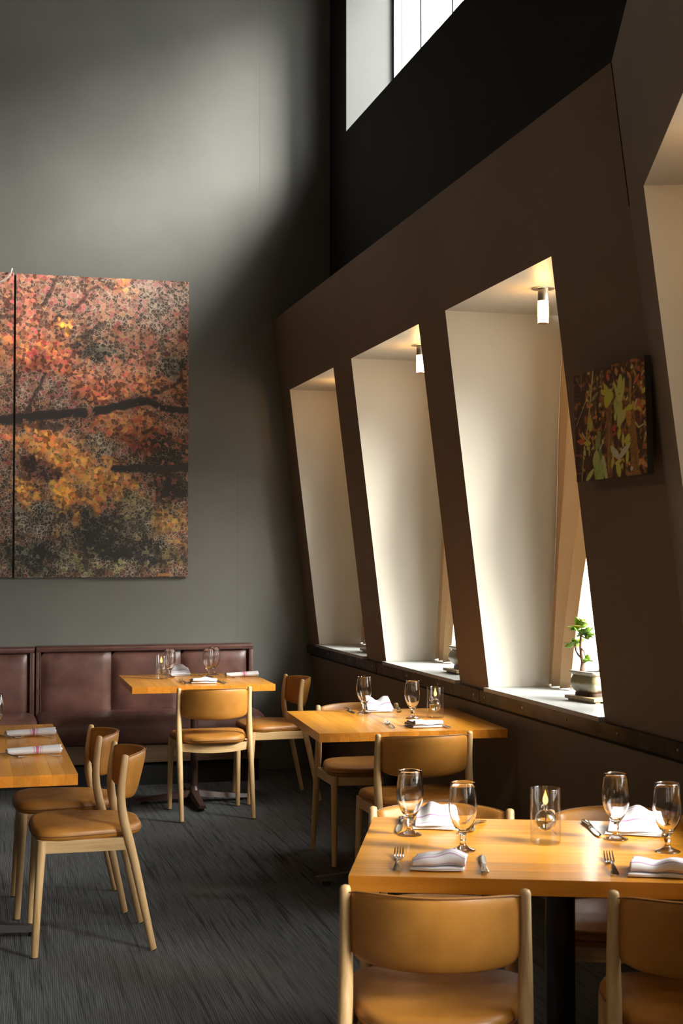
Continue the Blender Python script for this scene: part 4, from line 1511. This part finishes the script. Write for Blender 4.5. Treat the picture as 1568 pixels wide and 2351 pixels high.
# autumn foliage print: leaf cells from Voronoi, broad composition from the colour fields
m = mat('autumn_print', (0.2, 0.1, 0.05), 0.42, spec=0.5)
t = NT(m)
at = t.n('ShaderNodeVertexColor', layer_name='tint')
am = t.n('ShaderNodeVertexColor', layer_name='mask')
sm = t.n('ShaderNodeSeparateColor'); t.l(am.outputs['Color'], sm.inputs[0])
uvn = t.n('ShaderNodeTexCoord')
nz_ = t.n('ShaderNodeTexNoise'); nz_.inputs['Scale'].default_value = 52; nz_.inputs['Detail'].default_value = 4
t.l(uvn.outputs['UV'], nz_.inputs['Vector'])
warp = t.n('ShaderNodeMixRGB', blend_type='ADD') if False else t.n('ShaderNodeVectorMath', operation='MULTIPLY_ADD')
t.l(nz_.outputs['Color'], warp.inputs[0]); warp.inputs[1].default_value = (0.026, 0.026, 0); t.l(uvn.outputs['UV'], warp.inputs[2])
vo = t.n('ShaderNodeTexVoronoi', feature='F1'); vo.inputs['Scale'].default_value = 42
ve = t.n('ShaderNodeTexVoronoi', feature='DISTANCE_TO_EDGE'); ve.inputs['Scale'].default_value = 42
ve2 = t.n('ShaderNodeTexVoronoi', feature='DISTANCE_TO_EDGE'); ve2.inputs['Scale'].default_value = 90
for x in (vo, ve, ve2):
    t.l(warp.outputs[0], x.inputs['Vector'])
sr = t.n('ShaderNodeSeparateColor'); t.l(vo.outputs['Color'], sr.inputs[0])
dens = t.math('GREATER_THAN', sm.outputs[0], sr.outputs[0])
bri = t.math('ADD', t.math('MULTIPLY', sr.outputs[1], 1.2), 0.7)
hs = t.n('ShaderNodeHueSaturation'); t.l(at.outputs['Color'], hs.inputs['Color']); t.l(bri, hs.inputs['Value'])
t.l(t.math('ADD', t.math('MULTIPLY', sr.outputs[2], 0.05), 0.475), hs.inputs['Hue'])
dk = t.mix(t.math('SUBTRACT', 1.0, t.math('MULTIPLY', sm.outputs[0], 0.62), True), at.outputs['Color'], (0.012, 0.011, 0.011))
c = t.mix(dens, dk, hs.outputs['Color'])
nl = t.noise(uvn.outputs['UV'], 16, 3)
ln = t.math('LESS_THAN', ve.outputs['Distance'], t.math('MULTIPLY', t.math('SUBTRACT', t.math('ADD', nl, sm.outputs[1]), 0.75), 0.10))
ln2 = t.math('LESS_THAN', ve2.outputs['Distance'], t.math('MULTIPLY', t.math('SUBTRACT', t.math('ADD', t.noise(uvn.outputs['UV'], 11, 3), sm.outputs[1]), 0.90), 0.11))
lsum = t.math('MULTIPLY', t.math('MAXIMUM', ln, t.math('MULTIPLY', ln2, 0.6)), t.math('ADD', t.math('MULTIPLY', sm.outputs[1], 0.5), 0.25))
lc = t.mix(0.5, (0.66, 0.55, 0.45), t.mix(0.6, at.outputs['Color'], (0.74, 0.60, 0.40)))
c = t.mix(lsum, c, lc)
c = t.mix(sm.outputs[2], c, (0.030, 0.024, 0.024))
t.l(c, t.b.inputs['Base Color'])
t.bump(t.noise(uvn.outputs['UV'], 900, 2), 0.10, 0.001)


def paint_autumn(shift=0.0):
    def f(A, B):
        X = 120 + 1240 * (A + shift)
        Y = 2270 - 2160 * B
        wob = 60 * (vnoise(X, Y, 70, 3) - 0.5) + 50 * (vnoise(X, Y, 30, 13) - 0.5)
        tint = np.zeros(A.shape + (3,))
        tint[:] = srgb(120, 74, 56)
        dens = np.full(A.shape, 0.55)
        line = np.full(A.shape, 0.62)
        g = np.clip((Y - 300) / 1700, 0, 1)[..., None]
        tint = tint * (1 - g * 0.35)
        blobs = [  # x, y, rx, ry, colour, density, lines
            (200, 200, 300, 160, (152, 90, 74), 0.6, 0.7), (930, 190, 110, 110, (206, 120, 66), 0.8, 0.6), (1150, 260, 260, 200, (120, 84, 76), 0.4, 0.95),
            (700, 300, 320, 150, (138, 86, 72), 0.5, 0.8), (200, 470, 200, 160, (166, 98, 76), 0.55, 0.6), (480, 470, 60, 60, (226, 156, 70), 0.85, 0.4),
            (250, 660, 250, 120, (192, 104, 66), 0.8, 0.6), (280, 740, 200, 90, (118, 60, 50), 0.7, 0.3), (600, 760, 260, 120, (166, 92, 66), 0.6, 0.55),
            (700, 900, 180, 110, (182, 94, 68), 0.6, 0.45), (950, 760, 300, 110, (156, 90, 66), 0.6, 0.7), (1000, 900, 260, 90, (170, 100, 66), 0.65, 0.5),
            (300, 950, 260, 120, (110, 66, 56), 0.5, 0.75), (700, 640, 170, 90, (84, 78, 66), 0.25, 0.5), (1230, 730, 130, 90, (70, 72, 62), 0.2, 0.6),
            (250, 1270, 280, 80, (206, 128, 66), 0.8, 0.6), (900, 1160, 330, 90, (158, 92, 52), 0.7, 0.55), (1000, 1260, 300, 70, (112, 56, 38), 0.7, 0.3),
            (480, 1380, 260, 120, (204, 134, 62), 0.82, 0.55), (700, 1520, 220, 110, (206, 140, 66), 0.82, 0.55), (880, 1640, 160, 90, (190, 130, 62), 0.75, 0.5),
            (650, 1700, 170, 90, (178, 116, 56), 0.7, 0.45), (440, 1640, 90, 120, (214, 148, 62), 0.85, 0.4), (440, 1850, 90, 140, (198, 130, 56), 0.85, 0.35),
            (190, 1640, 90, 120, (200, 136, 62), 0.7, 0.5), (700, 1330, 180, 80, (112, 92, 76), 0.3, 0.8), (280, 1500, 120, 90, (96, 56, 50), 0.35, 0.3),
            (1200, 1400, 260, 180, (120, 76, 48), 0.10, 0.34), (1230, 1640, 150, 110, (90, 56, 44), 0.06, 0.28), (1050, 1760, 200, 90, (120, 104, 66), 0.4, 0.6),
            (1250, 1900, 140, 120, (176, 126, 62), 0.7, 0.6), (1000, 1880, 130, 120, (112, 112, 66), 0.3, 0.75), (280, 1850, 220, 120, (110, 106, 88), 0.08, 0.72),
            (700, 1950, 260, 150, (90, 92, 70), 0.02, 0.36), (250, 2120, 260, 120, (90, 96, 76), 0.02, 0.38), (560, 2210, 130, 60, (108, 112, 60), 0.3, 0.8),
            (850, 2190, 280, 40, (128, 128, 66), 0.4, 0.8), (1050, 2090, 220, 120, (110, 100, 70), 0.05, 0.4), (820, 2090, 240, 70, (90, 92, 66), 0.02, 0.34), (480, 2060, 60, 150, (92, 96, 70), 0.2, 0.6),
            (1200, 2120, 90, 60, (120, 100, 56), 0.5, 0.5)]
        for x, y, rx, ry, col, dn, li in blobs:
            w_ = np.clip(1.35 - np.hypot((X - x + wob * 2) / rx, (Y - y + wob * 2) / ry), 0, 1)
            w_ = w_ * w_ * (3 - 2 * w_)
            tint = tint * (1 - w_[..., None]) + srgb(*col) * w_[..., None]
            dens = dens * (1 - w_) + dn * w_
            line = line * (1 - w_) + li * w_
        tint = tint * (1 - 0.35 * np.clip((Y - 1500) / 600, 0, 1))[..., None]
        tint = np.clip(tint * (1 + 0.35 * np.clip((1300 - Y) / 900, 0, 1))[..., None], 0, 0.9)  # top lightened: milky sheen of daylight put into the print tint
        line = line * (0.55 + 0.8 * vnoise(X, Y, 60, 9))
        dens = np.clip(dens + 0.35 * (vnoise(X, Y, 55, 4) - 0.5), 0, 1)
        br_ = np.zeros(A.shape)
        def stroke(pts, w0, w1, val=1.0):
            n = len(pts) - 1
            for i in range(n):
                d_, t_ = seg_dist(X + wob * 0.2, Y + wob * 0.2, pts[i], pts[i + 1])
                wd = w0 + (w1 - w0) * (i + t_) / n
                br_[:] = np.maximum(br_, val * np.clip((wd - d_) / 7 + 0.5, 0, 1))
        stroke([(100, 1150), (400, 1105), (600, 1090)], 34, 34); stroke([(690, 1080), (900, 1025), (1060, 995), (1170, 1045), (1400, 1055)], 34, 22)
        stroke([(230, 1180), (440, 1200)], 34, 24, 0.8)
        stroke([(820, 1490), (1000, 1482), (1180, 1490), (1400, 1455)], 26, 28); stroke([(1180, 1500), (1400, 1620)], 12, 20, 0.9)
        stroke([(310, 330), (370, 220), (410, 90)], 13, 16, 0.75); stroke([(545, 335), (600, 270), (620, 220), (690, 170)], 11, 9, 0.7)
        stroke([(200, 1090), (230, 1010), (290, 920), (330, 815)], 16, 10, 0.85); stroke([(520, 620), (570, 560), (650, 500), (740, 440)], 20, 14, 0.7)
        stroke([(400, 400), (560, 410), (700, 432), (860, 470), (1060, 512), (1150, 480), (1250, 390)], 5, 5, 0.6); stroke([(780, 680), (950, 675)], 9, 7, 0.7)
        stroke([(1310, 690), (1310, 830), (1240, 880), (1100, 940)], 10, 18, 0.85)
        if shift < -0.3:
            stroke([(-1200, 1250), (-500, 1190), (130, 1150)], 50, 34); stroke([(-300, 520), (-80, 440), (120, 420)], 12, 12, 0.8); stroke([(-700, 2270), (-600, 1200), (-750, 100)], 60, 40)
        br_ *= (vnoise(X, Y, 26, 17) > 0.12)
        mask = np.stack([dens, np.clip(line, 0, 1), br_], -1)
        return {'tint': tint, 'mask': mask}
    return f


YP = VB - 0.036
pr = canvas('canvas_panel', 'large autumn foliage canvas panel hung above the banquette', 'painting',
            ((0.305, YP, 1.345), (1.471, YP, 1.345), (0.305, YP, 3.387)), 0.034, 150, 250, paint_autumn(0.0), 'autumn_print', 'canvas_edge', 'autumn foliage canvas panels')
b = MB(); b.box((0.957, -0.0035, 0.006), (1.052, -0.0008, 0.026))
plq = b.build('name_plate', 'brass', pr, smooth=False, bevel=0.001)
plq['label'] = 'small brass plate at the lower edge'
for xx in (0.963, 1.046):
    b = MB(); b.tube([(xx, -0.0034, 0.016), (xx, -0.0046, 0.016)], 0.0016, 8)
    b.build('pin', 'bolt_steel', plq)
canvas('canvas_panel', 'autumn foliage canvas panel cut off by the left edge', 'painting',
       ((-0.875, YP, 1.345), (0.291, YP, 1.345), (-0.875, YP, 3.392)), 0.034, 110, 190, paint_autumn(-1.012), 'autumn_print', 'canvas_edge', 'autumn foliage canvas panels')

# picture lamp above the left canvas: only the curve of its arm is in view
pl = thing('picture_lamp', 'thin curved metal lamp arm at the top left canvas corner', 'lamp', (0.16, VB, 3.42))
b = MB()
arc = [(0.118, -0.015, -0.022), (0.118, -0.05, -0.012), (0.116, -0.078, -0.010), (0.113, -0.090, -0.018), (0.108, -0.090, -0.043), (0.091, -0.090, -0.070),
       (0.066, -0.090, -0.092), (0.038, -0.090, -0.105), (-0.002, -0.090, -0.116), (-0.047, -0.090, -0.121)]
b.tube(arc, 0.0055, 10)
b.build('arm', 'pale_arm', pl, angle=60)
b = MB(); b.box((0.108, -0.030, -0.027), (0.128, -0.001, -0.017))
b.build('clamp', 'brushed_nickel', pl, smooth=False)
b = MB(); b.tube([(-0.30, -0.09, -0.130), (-0.045, -0.09, -0.124)], 0.014, 14)
b.build('shade', 'brushed_nickel', pl, angle=40)

# pitcher-plant print on the pier of the leaning wall
m = mat('pitcher_print', (0.2, 0.1, 0.05), 0.38, spec=0.4)
t = NT(m)
at = t.n('ShaderNodeVertexColor', layer_name='tint')
uvn = t.n('ShaderNodeTexCoord')
c = t.mix(t.math('MULTIPLY', t.noise(uvn.outputs['UV'], 260, 3), 0.5), at.outputs['Color'], (0.02, 0.012, 0.008), 'MIX')
t.l(c, t.b.inputs['Base Color'])


def paint_pitcher(A, B):
    TLc, TRc, BRc, BLc = (110, 440), (1265, 110), (1395, 2050), (225, 2180)
    lerp = lambda k: (BLc[k] * (1 - A) + BRc[k] * A) * (1 - B) + (TLc[k] * (1 - A) + TRc[k] * A) * B
    X, Y = lerp(0), lerp(1)
    n1 = vnoise(X, Y * 0.22, 46, 1)
    n2 = vnoise(X, Y * 0.35, 22, 2)
    col = srgb(38, 24, 14) * (0.45 + 0.9 * n1[..., None])
    k = np.clip((n2 - 0.62) * 4, 0, 1)[..., None] * np.clip((X - 350) / 300, 0.1, 1)[..., None]
    col = col * (1 - k * 0.6) + srgb(104, 72, 34) * k * 0.6
    k = np.clip((vnoise(X, Y, 60, 8) - 0.66) * 5, 0, 1)[..., None]
    col = col * (1 - k * 0.55) + srgb(120, 76, 34) * k * 0.55
    # dull siding in the blurred left background
    k = (np.clip(1 - (X - 150) / 420, 0, 1) * (np.abs((Y + 0.05 * X) % 78 - 39) < 9))[..., None] * 0.35
    col = col * (1 - k) + srgb(64, 46, 38) * k

    def stroke(pts, w0, w1, c_, soft=8, a=1.0):
        nonlocal col
        n = len(pts) - 1
        mk = np.zeros(A.shape)
        for i in range(n):
            d_, t_ = seg_dist(X, Y, pts[i], pts[i + 1])
            wd = w0 + (w1 - w0) * (i + t_) / n
            mk = np.maximum(mk, np.clip((wd - d_) / soft + 0.5, 0, 1))
        mk = (mk * a)[..., None]
        col = col * (1 - mk) + srgb(*c_) * (0.8 + 0.4 * n2[..., None]) * mk

    def blade(p, q, w_, c_, a=1.0):
        """pointed leaf from p to q"""
        nonlocal col
        d_, t_ = seg_dist(X, Y, p, q)
        wd = w_ * np.sin(np.pi * np.clip(0.08 + 0.92 * t_, 0, 1)) ** 0.7
        mk = (np.clip((wd - d_) / 8 + 0.4, 0, 1) * a)[..., None]
        col = col * (1 - mk) + srgb(*c_) * (0.8 + 0.4 * n2[..., None]) * mk
    r = np.random.default_rng(3)
    for _ in range(46):  # blurred stalks
        x = r.uniform(420, 1380); y = r.uniform(350, 1900); L = r.uniform(80, 360)
        stroke([(x, y), (x + r.uniform(-30, 50), y + L)], 5, 8, [(96, 72, 34), (70, 52, 26), (120, 84, 36), (60, 58, 34)][r.integers(4)], 14, 0.6)
    for _ in range(190):
        x = r.uniform(330, 1370); y = r.uniform(300, 2000)
        blade((x, y), (x + r.uniform(-40, 40), y - r.uniform(30, 100)), r.uniform(6, 18), [(182, 120, 52), (150, 60, 32), (120, 108, 54), (200, 150, 84), (88, 40, 26)][r.integers(5)], 0.65)
    stroke([(455, 350), (425, 850), (400, 1200), (375, 1450)], 9, 6, (140, 124, 62)); stroke([(340, 1720), (318, 2200)], 6, 6, (116, 112, 62))
    stroke([(470, 510), (380, 760), (230, 1150), (190, 1260)], 5, 4, (130, 112, 72)); stroke([(160, 480), (240, 610)], 7, 5, (78, 72, 44)); stroke([(250, 420), (255, 690)], 6, 6, (92, 74, 46))
    blade((430, 860), (560, 690), 26, (88, 88, 52)); stroke([(420, 660), (520, 640)], 14, 14, (94, 86, 54), 10, 0.8)
    stroke([(740, 930), (770, 1400), (800, 2000)], 42, 48, (78, 56, 28)); stroke([(760, 1200), (780, 2000)], 6, 8, (110, 84, 40))     # tall pitcher tubes
    stroke([(1090, 1000), (1130, 1300), (1220, 2050)], 66, 58, (88, 62, 28)); stroke([(1060, 1040), (1075, 1230)], 46, 30, (122, 86, 36))
    stroke([(1070, 480), (1080, 900)], 20, 16, (104, 84, 42), 10, 0.8)
    for p, q, w_, c_ in (((700, 930), (760, 640), 66, (176, 128, 36)), ((720, 720), (650, 560), 34, (186, 142, 40)), ((690, 740), (600, 660), 40, (206, 158, 44)), ((740, 760), (800, 700), 58, (166, 120, 36))):
        blade(p, q, w_, c_)
    for p, q, w_, c_ in (((905, 700), (915, 400), 38, (128, 132, 62)), ((930, 880), (975, 450), 32, (134, 138, 60)), ((915, 850), (805, 510), 26, (146, 150, 58)), ((890, 1080), (860, 760), 52, (104, 108, 58)), ((930, 1280), (930, 820), 44, (112, 116, 60)),
                         ((910, 1250), (1010, 970), 52, (136, 140, 64)), ((860, 1160), (850, 1030), 20, (176, 160, 54)), ((440, 1340), (440, 1120), 44, (112, 106, 44)), ((560, 1640), (600, 1340), 40, (84, 92, 56)),
                         ((585, 1990), (560, 1650), 72, (110, 128, 66)), ((630, 2200), (620, 1760), 92, (98, 112, 62)), ((640, 1800), (600, 1500), 30, (74, 84, 50)), ((400, 2170), (530, 1950), 34, (120, 126, 74)),
                         ((935, 1790), (800, 1580), 46, (204, 196, 108)), ((945, 1790), (1115, 1520), 40, (176, 168, 104)), ((1050, 1560), (1085, 1380), 40, (200, 172, 44)), ((920, 1460), (940, 1280), 26, (186, 120, 48)), ((1000, 1600), (990, 1360), 22, (150, 122, 50)),
                         ((1070, 1870), (1075, 1640), 24, (172, 130, 46)), ((960, 2080), (920, 1830), 40, (196, 134, 48)), ((890, 1880), (985, 1805), 26, (212, 156, 54)), ((830, 1950), (845, 1760), 22, (170, 124, 46)), ((1345, 1430), (1350, 1340), 14, (224, 196, 140)), ((1150, 1990), (1150, 1920), 22, (230, 196, 160))):
        blade(p, q, w_, c_)
    stroke([(680, 1770), (745, 2100)], 22, 22, (170, 160, 92))
    stroke([(840, 1700), (860, 1850), (835, 1920)], 10, 10, (190, 150, 60))
    # red and orange hoods
    for p, q, w_, c_ in (((1020, 990), (1150, 910), 44, (222, 116, 34)), ((1130, 930), (1270, 1010), 52, (216, 104, 36)), ((1160, 950), (1220, 800), 40, (196, 64, 34)), ((1250, 900), (1330, 850), 40, (212, 88, 36)), ((1200, 900), (1300, 960), 26, (200, 60, 34)),
                         ((230, 1510), (360, 1530), 46, (204, 60, 30)), ((350, 1540), (460, 1540), 46, (226, 138, 44)), ((250, 1380), (350, 1490), 26, (198, 84, 36)), ((380, 1500), (440, 1410), 20, (206, 110, 46)), ((380, 950), (480, 890), 26, (178, 84, 44)),
                         ((830, 300), (860, 400), 24, (196, 84, 44)), ((720, 500), (700, 390), 26, (176, 56, 36)), ((1020, 370), (1080, 480), 20, (188, 86, 48)), ((1130, 560), (1200, 400), 26, (140, 60, 40)), ((830, 1330), (850, 1230), 26, (164, 36, 32)),
                         ((1280, 1810), (1390, 1940), 36, (214, 84, 56)), ((660, 1100), (650, 1000), 22, (186, 90, 42)), ((480, 1130), (560, 1090), 22, (140, 84, 46)), ((350, 1740), (350, 1640), 18, (212, 170, 96)), ((400, 860), (350, 800), 16, (170, 130, 64)),
                         ((1270, 720), (1300, 620), 26, (190, 120, 46))):
        blade(p, q, w_, c_)
    stroke([(1195, 1030), (1230, 1250)], 36, 40, (52, 30, 18)); stroke([(1180, 1200), (1230, 1285), (1300, 1230)], 8, 8, (196, 160, 92), 8, 0.8)
    stroke([(400, 1480), (430, 1410), (480, 1470), (520, 1620)], 8, 6, (156, 88, 42)); stroke([(300, 1370), (370, 1480)], 6, 6, (222, 190, 140)); stroke([(1180, 820), (1150, 980)], 8, 6, (240, 180, 130))
    stroke([(620, 1640), (690, 1440)], 5, 4, (190, 170, 120)); stroke([(350, 1600), (370, 1740)], 8, 6, (206, 170, 90)); stroke([(430, 1600), (440, 1740)], 10, 8, (176, 130, 50))
    sp = (vnoise(X, Y, 12, 21) > 0.58)[..., None] * ((np.abs(X - (1060 + (Y - 1000) * 0.13)) < 70) & (Y > 1050))[..., None]
    col = np.where(sp, col * 0.62, col)
    return {'tint': np.clip(col * 5.4 - 0.008, 0.004, 0.92)}


# hangs a little more upright than the wall it hangs on
zb, zt = 1.764, 2.147
xb, xtp = 2.150, 2.125
canvas('pitcher_plant_print', 'small canvas of pitcher plants hung on the dark pier', 'painting',
       ((xb, 4.795, zb), (xb, 4.236, zb), (xtp, 4.765, zt)), 0.022, 120, 180, paint_pitcher, 'pitcher_print', 'canvas_edge')
